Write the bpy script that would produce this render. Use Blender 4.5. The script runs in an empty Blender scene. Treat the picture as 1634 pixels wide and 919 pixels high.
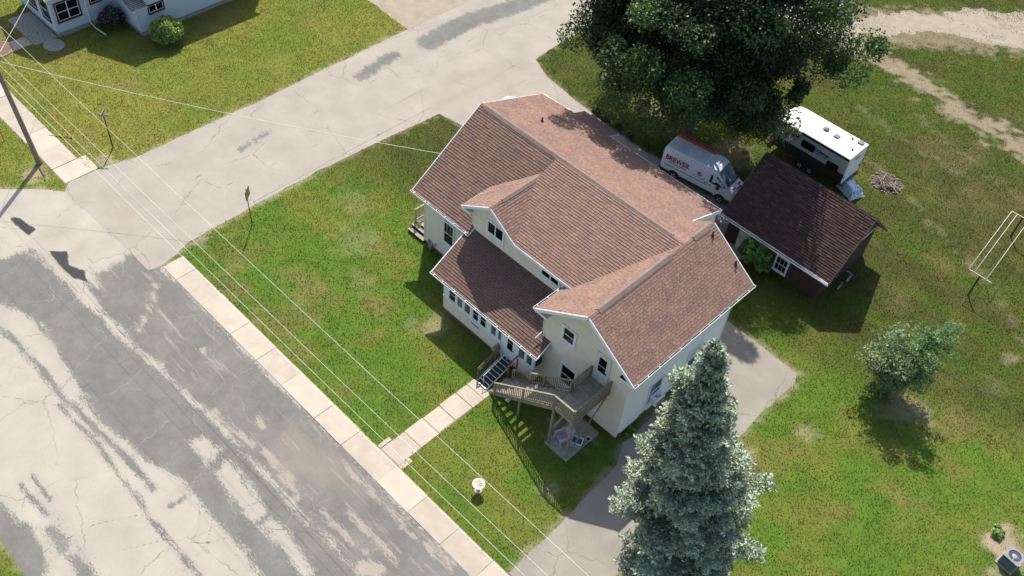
import bpy, math, random
import numpy as np
from mathutils import Vector, Matrix

scene = bpy.context.scene
COL = scene.collection
rng = random.Random(7)
NR = np.random.RandomState(11)
# ---------------------------------------------------------------- camera
cam_d = bpy.data.cameras.new("camera"); cam = bpy.data.objects.new("camera", cam_d); COL.objects.link(cam)
_R = ((0.70449553, 0.70623087, 0.07017132), (0.5611684, -0.49378667, -0.66427761), (-0.43448369, 0.50735853, -0.74418495))
CAMP = Vector((14.94, -27.63, 46.0))
cam.matrix_world = Matrix(((_R[0][0], -_R[1][0], -_R[2][0], CAMP.x), (_R[0][1], -_R[1][1], -_R[2][1], CAMP.y),
                           (_R[0][2], -_R[1][2], -_R[2][2], CAMP.z), (0, 0, 0, 1)))
cam_d.sensor_width = 36.0; cam_d.lens = 34.22; cam_d.clip_end = 3000; cam_d.clip_start = .5
scene.camera = cam
# ---------------------------------------------------------------- sky, sun, exposure
SUN_EL = math.radians(52.5); SH = Vector((.67, -.742)).normalized()      # direction shadows fall
world = bpy.data.worlds.new("World"); scene.world = world; world.use_nodes = True
wn = world.node_tree; bg = wn.nodes["Background"]
sky = wn.nodes.new("ShaderNodeTexSky"); sky.sky_type = 'NISHITA'; sky.sun_disc = False
sky.sun_elevation = SUN_EL; sky.sun_rotation = math.atan2(-SH.x, -SH.y)
sky.air_density = 1.2; sky.dust_density = 2.0
wn.links.new(sky.outputs[0], bg.inputs[0]); bg.inputs[1].default_value = .13
sun_d = bpy.data.lights.new("sun", 'SUN'); sun_d.energy = 4.5; sun_d.angle = math.radians(.55); sun_d.color = (1, .955, .88)
sun = bpy.data.objects.new("sun", sun_d); COL.objects.link(sun)
ray = Vector((SH.x * math.cos(SUN_EL), SH.y * math.cos(SUN_EL), -math.sin(SUN_EL)))
sun.rotation_euler = ray.to_track_quat('-Z', 'Y').to_euler(); sun.location = (-30, 30, 60)
scene.view_settings.view_transform = 'Standard'; scene.view_settings.look = 'None'
scene.view_settings.gamma = 1; scene.view_settings.exposure = .62; scene.view_settings.use_curve_mapping = False
scene.cycles.max_bounces = 5; scene.cycles.diffuse_bounces = 2; scene.cycles.glossy_bounces = 2; scene.cycles.transmission_bounces = 3
scene.cycles.transparent_max_bounces = 6; scene.cycles.use_denoising = True; scene.cycles.caustics_reflective = False; scene.cycles.caustics_refractive = False

# ---------------------------------------------------------------- materials
MATS = {}
def _n(t, typ, **kw):
    n = t.nodes.new(typ)
    for k, v in kw.items(): setattr(n, k, v)
    return n
def rgba(c): return (c[0], c[1], c[2], 1)
def mixc(t, fac, a, b, mode='MIX'):
    m = _n(t, "ShaderNodeMix", data_type='RGBA', blend_type=mode)
    for i, s in ((0, fac), (6, a), (7, b)):
        if isinstance(s, (int, float)): m.inputs[i].default_value = s
        elif isinstance(s, tuple): m.inputs[i].default_value = rgba(s)
        else: t.links.new(s, m.inputs[i])
    return m.outputs[2]
def ramp(t, src, lo, hi):
    r = _n(t, "ShaderNodeMapRange"); r.inputs[1].default_value = lo; r.inputs[2].default_value = hi
    t.links.new(src, r.inputs[0]); return r.outputs[0]
def math_(t, op, a, b):
    m = _n(t, "ShaderNodeMath", operation=op)
    for i, s in enumerate((a, b)):
        if isinstance(s, (int, float)): m.inputs[i].default_value = s
        else: t.links.new(s, m.inputs[i])
    return m.outputs[0]
def noise(t, co, scale, detail=4, rough=.55, out=0, dist=0):
    n = _n(t, "ShaderNodeTexNoise"); n.inputs['Scale'].default_value = scale; n.inputs['Detail'].default_value = detail
    n.inputs['Roughness'].default_value = rough; n.inputs['Distortion'].default_value = dist
    t.links.new(co, n.inputs['Vector']); return n.outputs[out]
def pos(t): return _n(t, "ShaderNodeNewGeometry").outputs['Position']
def attr(t, name, out='Color'):
    a = _n(t, "ShaderNodeAttribute", attribute_name=name); return a.outputs[out]
def newmat(name):
    m = bpy.data.materials.new(name); m.use_nodes = True
    t = m.node_tree; b = t.nodes["Principled BSDF"]; MATS[name] = m
    return m, t, b
def setbump(t, b, src, strength, dist=.02):
    n = _n(t, "ShaderNodeBump"); n.inputs['Strength'].default_value = strength; n.inputs['Distance'].default_value = dist
    t.links.new(src, n.inputs['Height']); t.links.new(n.outputs[0], b.inputs['Normal'])
def mat(name, c1, c2=None, scale=4, rough=.8, bump=0, bscale=60, metal=0, tint=False, rnd=0, spec=.4, grain=0):
    m, t, b = newmat(name); p = pos(t)
    c2 = c2 or tuple(x * .8 for x in c1)
    col = mixc(t, ramp(t, noise(t, p, scale, 5), .3, .7), c1, c2)
    if tint: col = mixc(t, 1.0, col, attr(t, 'tint'), 'MULTIPLY')
    if grain:
        g_ = ramp(t, noise(t, p, 35, 3, .7), .25, .75)
        col = mixc(t, grain, col, mixc(t, g_, tuple(x * .45 for x in c1), tuple(min(1, x * 1.5) for x in c1)))
    if rnd:
        oi = _n(t, "ShaderNodeObjectInfo"); v = ramp(t, oi.outputs['Random'], 0, 1)
        r = _n(t, "ShaderNodeMapRange"); r.inputs[3].default_value = 1 - rnd; r.inputs[4].default_value = 1 + rnd
        t.links.new(v, r.inputs[0])
        h = _n(t, "ShaderNodeHueSaturation"); t.links.new(r.outputs[0], h.inputs['Value']); t.links.new(col, h.inputs['Color']); col = h.outputs[0]
    t.links.new(col, b.inputs['Base Color'])
    b.inputs['Roughness'].default_value = rough; b.inputs['Metallic'].default_value = metal
    b.inputs['Specular IOR Level'].default_value = spec
    if bump: setbump(t, b, noise(t, p, bscale, 3), bump)
    return m
def foliage(name, transl=.3, rough=.55, spec=.3):
    m, t, b = newmat(name)
    c = attr(t, 'tint')
    t.links.new(c, b.inputs['Base Color']); b.inputs['Roughness'].default_value = rough; b.inputs['Specular IOR Level'].default_value = spec
    tr = _n(t, "ShaderNodeBsdfTranslucent"); t.links.new(mixc(t, 1.0, c, (1.1, 1.25, .6), 'MULTIPLY'), tr.inputs[0])
    mx = _n(t, "ShaderNodeMixShader"); mx.inputs[0].default_value = transl
    t.links.new(b.outputs[0], mx.inputs[1]); t.links.new(tr.outputs[0], mx.inputs[2])
    t.links.new(mx.outputs[0], t.nodes["Material Output"].inputs[0])
    return m

# ---------------------------------------------------------------- mesh building
class MB:
    def __init__(s): s.v = []; s.f = []; s.t = []
    def add(s, vs, fs, tint=(1, 1, 1)):
        o = len(s.v); s.v += [tuple(p) for p in vs]
        for f in fs: s.f.append(tuple(o + i for i in f)); s.t.append(tint)
        return s
    def box(s, x0, x1, y0, y1, z0, z1, tint=(1, 1, 1)):
        return s.add([(x0, y0, z0), (x1, y0, z0), (x1, y1, z0), (x0, y1, z0), (x0, y0, z1), (x1, y0, z1), (x1, y1, z1), (x0, y1, z1)],
                     [(3, 2, 1, 0), (4, 5, 6, 7), (0, 1, 5, 4), (1, 2, 6, 5), (2, 3, 7, 6), (3, 0, 4, 7)], tint)
    def obox(s, c, ax, h, tint=(1, 1, 1)):
        c = Vector(c); a = [Vector(x).normalized() * k for x, k in zip(ax, h)]
        vs = [c + i * a[0] + j * a[1] + k * a[2] for k in (-1, 1) for j in (-1, 1) for i in (-1, 1)]
        return s.add(vs, [(0, 2, 3, 1), (4, 5, 7, 6), (0, 1, 5, 4), (1, 3, 7, 5), (3, 2, 6, 7), (2, 0, 4, 6)], tint)
    def beam(s, p, q, w, h, up=(0, 0, 1), tint=(1, 1, 1)):
        p = Vector(p); q = Vector(q); d = (q - p); L = d.length; d.normalize()
        u = Vector(up); 
        if abs(d.dot(u)) > .98: u = Vector((1, 0, 0))
        sd = d.cross(u).normalized(); u = sd.cross(d).normalized()
        return s.obox((p + q) / 2, (d, sd, u), (L / 2, w / 2, h / 2), tint)
    def tube(s, pts, r, n=8, cap=True, tint=(1, 1, 1)):
        pts = [Vector(p) for p in pts]; rs = r if isinstance(r, (list, tuple)) else [r] * len(pts)
        vs = []; ref = Vector((0, 0, 1))
        for i, p in enumerate(pts):
            d = (pts[min(i + 1, len(pts) - 1)] - pts[max(i - 1, 0)])
            d = d.normalized() if d.length > 1e-9 else Vector((0, 0, 1))
            a = d.cross(ref)
            if a.length < .05: a = d.cross(Vector((1, .3, 0)))
            a.normalize(); b = d.cross(a)
            for k in range(n):
                th = 2 * math.pi * k / n; vs.append(p + rs[i] * (math.cos(th) * a + math.sin(th) * b))
        fs = [(i * n + k, i * n + (k + 1) % n, (i + 1) * n + (k + 1) % n, (i + 1) * n + k) for i in range(len(pts) - 1) for k in range(n)]
        if cap: fs += [tuple(range(n - 1, -1, -1)), tuple((len(pts) - 1) * n + k for k in range(n))]
        return s.add(vs, fs, tint)
    def prism(s, poly, vec, tint=(1, 1, 1)):
        n = len(poly); vec = Vector(vec); a = [Vector(p) for p in poly]; b = [p + vec for p in a]
        fs = [tuple(range(n)), tuple(range(2 * n - 1, n - 1, -1))] + [((i + 1) % n, i, n + i, n + (i + 1) % n) for i in range(n)]
        return s.add(a + b, fs, tint)
    def lathe(s, prof, c=(0, 0, 0), n=20, axis='z', tint=(1, 1, 1)):
        vs = []; c = Vector(c)
        for r, z in prof:
            for k in range(n):
                th = 2 * math.pi * k / n; x, y = r * math.cos(th), r * math.sin(th)
                vs.append(c + (Vector((x, y, z)) if axis == 'z' else Vector((x, z, y)) if axis == 'y' else Vector((z, x, y))))
        m = len(prof)
        fs = [(i * n + k, i * n + (k + 1) % n, (i + 1) * n + (k + 1) % n, (i + 1) * n + k) for i in range(m - 1) for k in range(n)]
        fs += [tuple(range(n - 1, -1, -1)), tuple((m - 1) * n + k for k in range(n))]
        return s.add(vs, fs, tint)
    def torus(s, c, R, r, axis='y', n=28, m=8):
        c = Vector(c); vs = []
        for i in range(n):
            a = 2 * math.pi * i / n
            for j in range(m):
                b = 2 * math.pi * j / m; k = R + r * math.cos(b); x, y, z = k * math.cos(a), k * math.sin(a), r * math.sin(b)
                vs.append(c + (Vector((x, z, y)) if axis == 'y' else Vector((x, y, z)) if axis == 'z' else Vector((z, x, y))))
        return s.add(vs, [(i * m + j, ((i + 1) % n) * m + j, ((i + 1) % n) * m + (j + 1) % m, i * m + (j + 1) % m) for i in range(n) for j in range(m)])
    def build(s, name, m, parent=None, smooth=False, bevel=0, **props):
        me = bpy.data.meshes.new(name); me.from_pydata(s.v, [], s.f)
        me.materials.append(MATS[m])
        if any(t != (1, 1, 1) for t in s.t) or 'shingle' in m:
            ca = me.attributes.new('tint', 'FLOAT_COLOR', 'CORNER'); buf = []
            for f, t in zip(s.f, s.t): buf += [t[0], t[1], t[2], 1.0] * len(f)
            ca.data.foreach_set('color', buf)
        if smooth: me.polygons.foreach_set('use_smooth', [True] * len(me.polygons))
        o = bpy.data.objects.new(name, me); COL.objects.link(o)
        if smooth is True and len(me.polygons) < 4000:
            import bmesh
            bm = bmesh.new(); bm.from_mesh(me); bmesh.ops.recalc_face_normals(bm, faces=bm.faces)
            for e in bm.edges:
                if len(e.link_faces) == 2 and e.calc_face_angle(0) > .7: e.smooth = False
            bm.to_mesh(me); bm.free()
        if bevel:
            md = o.modifiers.new("bevel", 'BEVEL'); md.width = bevel; md.segments = 2; md.limit_method = 'ANGLE'
        if parent: o.parent = parent
        for k, v in props.items(): o[k] = v
        return o
def B(): return MB()
def empty(name, loc=(0, 0, 0), rz=0, label=None, category=None, group=None):
    o = bpy.data.objects.new(name, None); COL.objects.link(o); o.location = loc; o.rotation_euler = (0, 0, rz); o.empty_display_size = .2
    if label: o['label'] = label
    if category: o['category'] = category
    if group: o['group'] = group
    return o
def copy_tree(o, parent=None):
    c = o.copy(); COL.objects.link(c); c.parent = parent
    for ch in list(o.children): copy_tree(ch, c)
    return c
def soup(name, V, cols, m, parent=None, **props):
    """V (N,k,3) polygons, cols (N,3) colours -> one mesh"""
    V = np.asarray(V, dtype=np.float32); N, k = V.shape[:2]
    me = bpy.data.meshes.new(name); me.vertices.add(N * k); me.vertices.foreach_set('co', V.reshape(-1))
    me.loops.add(N * k); me.loops.foreach_set('vertex_index', np.arange(N * k, dtype=np.int32))
    me.polygons.add(N); me.polygons.foreach_set('loop_start', np.arange(0, N * k, k, dtype=np.int32))
    me.update(calc_edges=True)
    ca = me.attributes.new('tint', 'FLOAT_COLOR', 'POINT')
    c4 = np.ones((N, k, 4), dtype=np.float32); c4[:, :, :3] = np.asarray(cols, dtype=np.float32)[:, None, :]
    ca.data.foreach_set('color', c4.reshape(-1))
    me.materials.append(MATS[m])
    o = bpy.data.objects.new(name, me); COL.objects.link(o)
    if parent: o.parent = parent
    for kk, v in props.items(): o[kk] = v
    return o
def clip_rect(poly, u0, u1, v0, v1):
    for ax, lim, sg in ((0, u0, 1), (0, u1, -1), (1, v0, 1), (1, v1, -1)):
        out = []
        for i in range(len(poly)):
            a, b = poly[i - 1], poly[i]; da, db = sg * (a[ax] - lim), sg * (b[ax] - lim)
            if (da >= 0) != (db >= 0):
                k = da / (da - db); out.append((a[0] + k * (b[0] - a[0]), a[1] + k * (b[1] - a[1])))
            if db >= 0: out.append(b)
        poly = out
        if len(poly) < 3: return []
    return poly
def area2(p): return abs(sum(p[i - 1][0] * p[i][1] - p[i][0] * p[i - 1][1] for i in range(len(p)))) / 2
# numpy value noise and polygon fields
def vnoise(x, y, scale, seed):
    g_ = np.random.RandomState(seed).rand(128, 128)
    x = np.asarray(x) * scale + 1000; y = np.asarray(y) * scale + 1000
    ix = np.floor(x).astype(int); iy = np.floor(y).astype(int); fx = x - ix; fy = y - iy
    fx = fx * fx * (3 - 2 * fx); fy = fy * fy * (3 - 2 * fy); a = ix % 128; b = iy % 128; a1 = (ix + 1) % 128; b1 = (iy + 1) % 128
    return (g_[a, b] * (1 - fx) + g_[a1, b] * fx) * (1 - fy) + (g_[a, b1] * (1 - fx) + g_[a1, b1] * fx) * fy
def fbm(x, y, scale, seed, octv=4):
    s = 0; amp = .5; tot = 0
    for o in range(octv): s = s + amp * vnoise(x, y, scale * 2 ** o, seed + o); tot += amp; amp *= .55
    return s / tot
def seg_dist(x, y, pts):
    d = np.full(x.shape, 1e9)
    for (ax, ay), (bx, by) in zip(pts[:-1], pts[1:]):
        dx, dy = bx - ax, by - ay; L = dx * dx + dy * dy + 1e-9
        k = np.clip(((x - ax) * dx + (y - ay) * dy) / L, 0, 1); d = np.minimum(d, np.hypot(x - ax - k * dx, y - ay - k * dy))
    return d
def inside(x, y, poly):
    c = np.zeros(np.shape(x), bool); n = len(poly)
    for i in range(n):
        (ax, ay), (bx, by) = poly[i - 1], poly[i]
        if ay == by: continue
        c ^= ((ay > y) != (by > y)) & (x < (bx - ax) * (y - ay) / (by - ay) + ax)
    return c
def sdf(x, y, poly):
    d = seg_dist(x, y, list(poly) + [poly[0]]); return np.where(inside(x, y, poly), d, -d)
# ================================================================ ground and roads
ASPH = [[(-34.61, -19.76), (-34.62, -18.57), (-34.26, -16.77), (-30.5, -16.65), (-27.1, -16.52), (-23.98, -16.33), (-20.78, -16.03), (-18.67, -15.9), (-16.53, -15.63), (-9.67, -15.58), (-3.81, -15.55), (-2.49, -15.58), (-5.82, -19.13), (-6.85, -18.95), (-8.85, -18.89), (-10.5, -18.93), (-11.55, -18.91), (-12.93, -19.02), (-13.89, -18.85), (-15.27, -19.34), (-16.3, -19.61), (-17.57, -19.78), (-18.9, -20.01), (-20.7, -20.11), (-22.94, -19.88), (-25.04, -19.57), (-26.31, -19.36), (-28.22, -19.24), (-29.72, -19.56), (-31.28, -20.21), (-32.69, -20.68)], [(-29.6, -15.62), (-28.67, -15.27), (-29.79, -14.89), (-29.72, -13.62), (-30.01, -11.88), (-30.02, -10.36), (-28.48, -10.63), (-27.48, -11.78), (-25.6, -11.47), (-18.16, -11.61), (-9.08, -11.48), (-0.39, -11.44), (1.3, -11.52), (-2.41, -15.49), (-3.94, -15.44), (-9.82, -15.47), (-16.71, -15.52), (-18.92, -15.86), (-21.37, -15.67), (-24.33, -16.0), (-27.41, -15.98)], [(-16.06, -25.39), (-15.97, -24.84), (-14.28, -24.78), (-14.29, -25.34)], [(-13.83, -25.29), (-13.89, -24.76), (-11.49, -24.74), (-12.2, -25.49)], [(-19.67, -26.55), (-18.91, -26.26), (-17.3, -26.07), (-16.04, -25.73), (-14.19, -26.2), (-13.16, -27.22), (-14.75, -28.91)]]
ASPHL = [([(-30.84, -21.18), (-29.61, -21.02), (-27.7, -20.84), (-25.55, -20.81), (-22.78, -20.79), (-21.84, -20.74), (-19.87, -20.53), (-18.21, -20.37), (-16.73, -20.31), (-14.48, -20.26)], 0.21), ([(-22.31, -21.15), (-19.2, -21.05), (-17.13, -21.03), (-14.8, -21.2), (-12.91, -21.22), (-11.17, -21.23), (-8.96, -21.21), (-8.0, -21.24)], 0.12), ([(-12.96, -20.33), (-12.78, -18.85)], 0.12), ([(-19.1, -25.07), (-16.6, -24.91)], 0.14), ([(-19.24, -24.35), (-17.32, -24.43)], 0.08)]
CONC = [[(-13.0, -17.38), (-13.28, -16.49), (-12.1, -16.39), (-9.27, -16.66), (-9.16, -17.74), (-11.23, -17.65)], [(-8.9, -17.46), (-9.03, -16.71), (-6.63, -16.8), (-5.07, -17.05), (-5.13, -17.69), (-6.72, -17.35)], [(-15.72, -17.23), (-15.18, -16.52), (-14.14, -16.38), (-13.81, -16.84), (-13.66, -17.52), (-14.48, -17.56)]]
WORN = [([(-16.44, -15.21), (-14.76, -15.21), (-13.11, -14.89)], 0.15), ([(-12.38, -14.8), (-10.84, -14.73), (-8.98, -15.05)], 0.27), ([(-9.32, -12.15), (-6.67, -12.15), (-4.34, -12.11)], 0.08), ([(-7.28, -14.65), (-5.57, -14.69), (-4.13, -14.56)], 0.15), ([(-6.4, -13.71), (-4.36, -13.64), (-2.77, -13.7)], 0.19), ([(-14.33, -13.7), (-13.9, -13.84)], 0.31), ([(-3.6, -15.08), (-3.04, -14.73)], 0.54), ([(-2.44, -11.98), (-0.58, -11.94)], 0.19), ([(-26.62, -12.71), (-25.3, -13.81), (-24.16, -15.24)], 0.14), ([(-4.03, -12.25), (-2.95, -12.12)], 0.15), ([(-20.37, -13.32), (-20.31, -13.32)], 0.23)]
DIRT = [([(-10.64, -13.65), (-9.43, -12.91)], 1.16), ([(-11.98, -13.07), (-8.75, -13.02)], 0.7), ([(-31.68, -15.61), (-32.4, -14.37)], 0.27), ([(-34.65, -15.7), (-34.43, -14.76)], 0.31)]
BLACK = [[(-33.37, -15.99), (-32.68, -15.19), (-31.53, -15.68), (-30.51, -15.24), (-29.52, -15.54), (-30.39, -16.05), (-31.93, -16.13)], [(-37.81, -16.39), (-37.37, -15.98), (-35.69, -15.7), (-35.45, -16.28), (-36.81, -16.47)]]
MAIN = [(-150, -27.2), (70, -27.2), (70, -11.5), (-27.75, -11.5), (-28.0, -12.2), (-37.6, -12.6), (-38.7, -13.4), (-40.6, -15.6), (-44, -15.9), (-150, -15.9)]
CROSS = [(-28.45, -9.3), (-28.0, -10.2), (-27.75, -11.55), (-28.0, -12.25), (-37.6, -12.65), (-38.4, -12.0), (-38.3, -9.8), (-37.8, -7.4), (-37.6, 2), (-37.75, 17.4), (-37.6, 24), (-37.6, 95), (-28.6, 95),
         (-28.6, 29), (-28.15, 22.6), (-27.2, 22.0), (-26.2, 21.8), (-27.9, 12.3), (-28.35, 6.2), (-28.6, .8), (-28.6, -4.3)]
NDRIVE = [(-28.0, 12.0), (-26.0, 12.3), (-19.6, 12.4), (-19.0, 13.0), (-5.5, 13.0), (-5.3, 16.5), (-6.2, 20.9), (-13, 20.8), (-16.6, 20.6), (-19.3, 20.8), (-22.9, 21.2), (-26.1, 21.7), (-27.9, 22.5)]
SDRIVE = [(1.56, -10.0), (1.5, -6.3), (1.15, -1.1), (.45, .2), (.35, 9.4), (-1.0, 10.3), (-.9, 12.0), (1.5, 11.95), (4.4, 11.8), (4.75, 11.0), (4.65, 7.8), (4.9, 2), (5.3, -4), (5.7, -10.0)]
TRACK = [(-20, 48.5), (-15.2, 47.6), (-12.1, 53.4), (-8, 59), (-4.8, 62.6), (3, 72), (9, 68), (-1.8, 56.9), (-5.8, 54.4), (-8.4, 53.4), (-11.6, 48.2), (-13.2, 44.9), (-20, 44)]
TRACK2 = [(-13.4, 45.6), (-12.3, 44.6), (-8.4, 44.2), (-3.9, 43.3), (4.6, 42.9), (20, 42.3), (20, 44.0), (3.7, 44.3), (-2, 45.0), (-7.8, 45.7), (-12.8, 46.4)]
GRAVEL = [(-43.1, 17.6), (-37.9, 17.45), (-37.4, 20), (-37.4, 30), (-60, 30), (-60, 19)]
HARD = [MAIN, CROSS, NDRIVE, SDRIVE]
FOOT = [[(-18.6, 2.2), (-13.4, 2.2), (-13.4, -.7), (-6, -.7), (-6, 0), (0, 0), (0, 9.4), (-4.2, 9.4), (-4.2, 13), (-18.6, 13)], [(-5.6, 17.8), (1.7, 17.8), (1.7, 23.7), (-5.6, 23.7)]]
def smooth(a, lo, hi): k = np.clip((a - lo) / (hi - lo), 0, 1); return k * k * (3 - 2 * k)
def gcol(x, y):
    """base colour of the lawn (turf, thatch, bare soil) at world x, y"""
    x = np.asarray(x, float); y = np.asarray(y, float)
    n1 = fbm(x, y, .16, 3, 4); n2 = fbm(x, y, .55, 40, 3); n3 = fbm(x, y, 2.2, 77, 2); st = fbm(x * .35 + y * .12, y * 1.5 - x * .15, .35, 91, 3)
    lush = np.array((.112, .188, .026)); mid = np.array((.165, .192, .036)); olive = np.array((.118, .130, .036)); dry = np.array((.22, .185, .075)); soil = np.array((.40, .325, .225))
    front = (x > -28.5) & (y < 13); neigh = x < -37
    w_dry = smooth(n1 * .55 + n2 * .45, .56, .74) * np.where(front, .55, .7)
    w_mid = smooth(n2, .35, .7)
    c = lush * (1 - w_mid[..., None]) + mid * w_mid[..., None]
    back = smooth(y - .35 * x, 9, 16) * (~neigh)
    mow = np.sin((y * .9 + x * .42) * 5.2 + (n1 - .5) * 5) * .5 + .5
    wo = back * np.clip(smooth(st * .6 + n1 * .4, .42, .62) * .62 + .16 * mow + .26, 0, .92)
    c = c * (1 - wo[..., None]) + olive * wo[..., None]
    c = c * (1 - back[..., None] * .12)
    wn_ = neigh * (.42 + .5 * smooth(n1, .35, .65))
    c = c * (1 - wn_[..., None]) + np.array((.240, .235, .050)) * wn_[..., None]
    c = c * (1 - w_dry[..., None] * .8) + dry * (w_dry[..., None] * .8)
    bare = np.zeros_like(x)
    for px, py, r, k in ((10.0, 14.4, 1.5, .55), (11.0, 14.9, 1.2, .6), (-24.5, 1.2, 1.6, .16), (-21.5, -1.0, 2.0, .18), (-18.6, -3.0, 1.2, .15), (-.2, -5.0, .8, .4), (5.2, 4.5, 1.3, .5), (18.7, 10.5, 1.5, .9), (19.5, 8.2, 1.2, .8),
                         (-10.5, 25.2, 2.2, .5), (-18.0, 25.0, 1.6, .5), (-22.5, 26.0, 1.4, .4), (-1.0, 31.6, 1.35, 1), (-40.6, -13.2, 1.1, .8), (-39.0, -9.3, 1.0, .6), (-28.3, -8.6, .9, .7), (-13.0, -1.9, 1.1, .45), (-13.6, -2.8, .9, .2), (13.2, 20.2, 1.1, .15), (7.2, 8.7, .8, .4), (-2.2, -1.2, 1.7, .5), (12.8, 23, .7, .5)):
        bare = np.maximum(bare, k * smooth(1 - np.hypot(x - px, y - py) / r + (n3 - .5) * .9, .0, .6))
    for P in HARD:
        d = np.abs(seg_dist(x, y, P + [P[0]])); bare = np.maximum(bare, .55 * smooth(.38 - d + (n3 - .5) * .5, 0, .35))
    d = seg_dist(x, y, [(-14, 46), (4, 43.5), (20, 43)]); bare = np.maximum(bare, .92 * smooth(1.7 - d + (n3 - .5) * 2.4 + (n2 - .5) * 2.2, 0, 1.0)); d = seg_dist(x, y, [(-16, 47), (-11, 51), (-6, 56), (4, 68)]); bare = np.maximum(bare, .7 * smooth(3.6 - d + (n3 - .5) * 2.6, 0, 1.5))
    d = seg_dist(x, y, [(-7, 38), (-2, 37.2), (3, 36.8)]); bare = np.maximum(bare, .28 * smooth(.5 - d + (n3 - .5) * 1.2, 0, .6))
    d = seg_dist(x, y, [(-4, 41), (4, 38.5), (14, 36)]); bare = np.maximum(bare, .22 * smooth(.5 - d + (n3 - .5) * 1.2, 0, .6))
    d = seg_dist(x, y, [(-3, 33), (9, 28), (14, 24)]); bare = np.maximum(bare, .3 * smooth(.5 - d + (n3 - .55) * 1.6, 0, .6))
    c = c * (1 - bare[..., None]) + soil * bare[..., None]
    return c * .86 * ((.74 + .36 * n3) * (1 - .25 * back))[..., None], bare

def grass_mat():
    m, t, b = newmat('grass'); p = pos(t)
    c = attr(t, 'tint')
    g1 = ramp(t, noise(t, p, 14, 4, .7), .25, .75); g2 = ramp(t, noise(t, p, 45, 2, .6), .3, .7)
    c = mixc(t, g1, mixc(t, 1., c, (.80, .80, .72), 'MULTIPLY'), mixc(t, 1., c, (1.14, 1.12, 1.2), 'MULTIPLY'))
    c = mixc(t, g2, mixc(t, 1., c, (.84, .85, .80), 'MULTIPLY'), c)
    t.links.new(c, b.inputs['Base Color']); b.inputs['Roughness'].default_value = .95; b.inputs['Specular IOR Level'].default_value = .08
    setbump(t, b, noise(t, p, 22, 4, .7), .6, .05)
grass_mat(); foliage('grass_blade', .3, .8, .1)
def conc_nodes(t, p, c1, c2):
    c = mixc(t, ramp(t, noise(t, p, .5, 5), .3, .7), c1, c2)
    c = mixc(t, ramp(t, noise(t, p, 26, 3, .7), .35, .8), c, mixc(t, 1., c, (.80, .79, .77), 'MULTIPLY'))
    return mixc(t, ramp(t, noise(t, p, 90, 2, .6), .3, .75), mixc(t, 1., c, (.86, .86, .86), 'MULTIPLY'), c)
def cracks(t, p, scale, width, seed=0):
    w = _n(t, "ShaderNodeVectorMath", operation='MULTIPLY_ADD')
    t.links.new(noise(t, p, .9, 4, .6, out=1), w.inputs[0]); w.inputs[1].default_value = (1.1, 1.1, 0); t.links.new(p, w.inputs[2])
    v = _n(t, "ShaderNodeTexVoronoi", feature='DISTANCE_TO_EDGE', voronoi_dimensions='2D'); v.inputs['Scale'].default_value = scale
    t.links.new(w.outputs[0], v.inputs['Vector'])
    gap = ramp(t, noise(t, p, .35, 2), .42, .58)
    cr = ramp(t, v.outputs['Distance'], width, 0.0)
    return math_(t, 'MULTIPLY', cr, gap)
def smask(t, sd, p, amp, scale, soft, fine=0):
    mp_ = _n(t, "ShaderNodeMapping"); mp_.inputs['Scale'].default_value = (.45, 1.5, 1); t.links.new(p, mp_.inputs[0])
    a = math_(t, 'ADD', sd, math_(t, 'MULTIPLY', math_(t, 'SUBTRACT', noise(t, mp_.outputs[0], scale, 6, .68), .5), amp))
    if fine: a = math_(t, 'ADD', a, math_(t, 'MULTIPLY', math_(t, 'SUBTRACT', noise(t, mp_.outputs[0], 11, 5, .8), .5), fine))
    r = _n(t, "ShaderNodeMapRange", interpolation_type='SMOOTHSTEP'); r.inputs[1].default_value = -soft; r.inputs[2].default_value = soft
    t.links.new(a, r.inputs[0]); return r.outputs[0]
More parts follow.
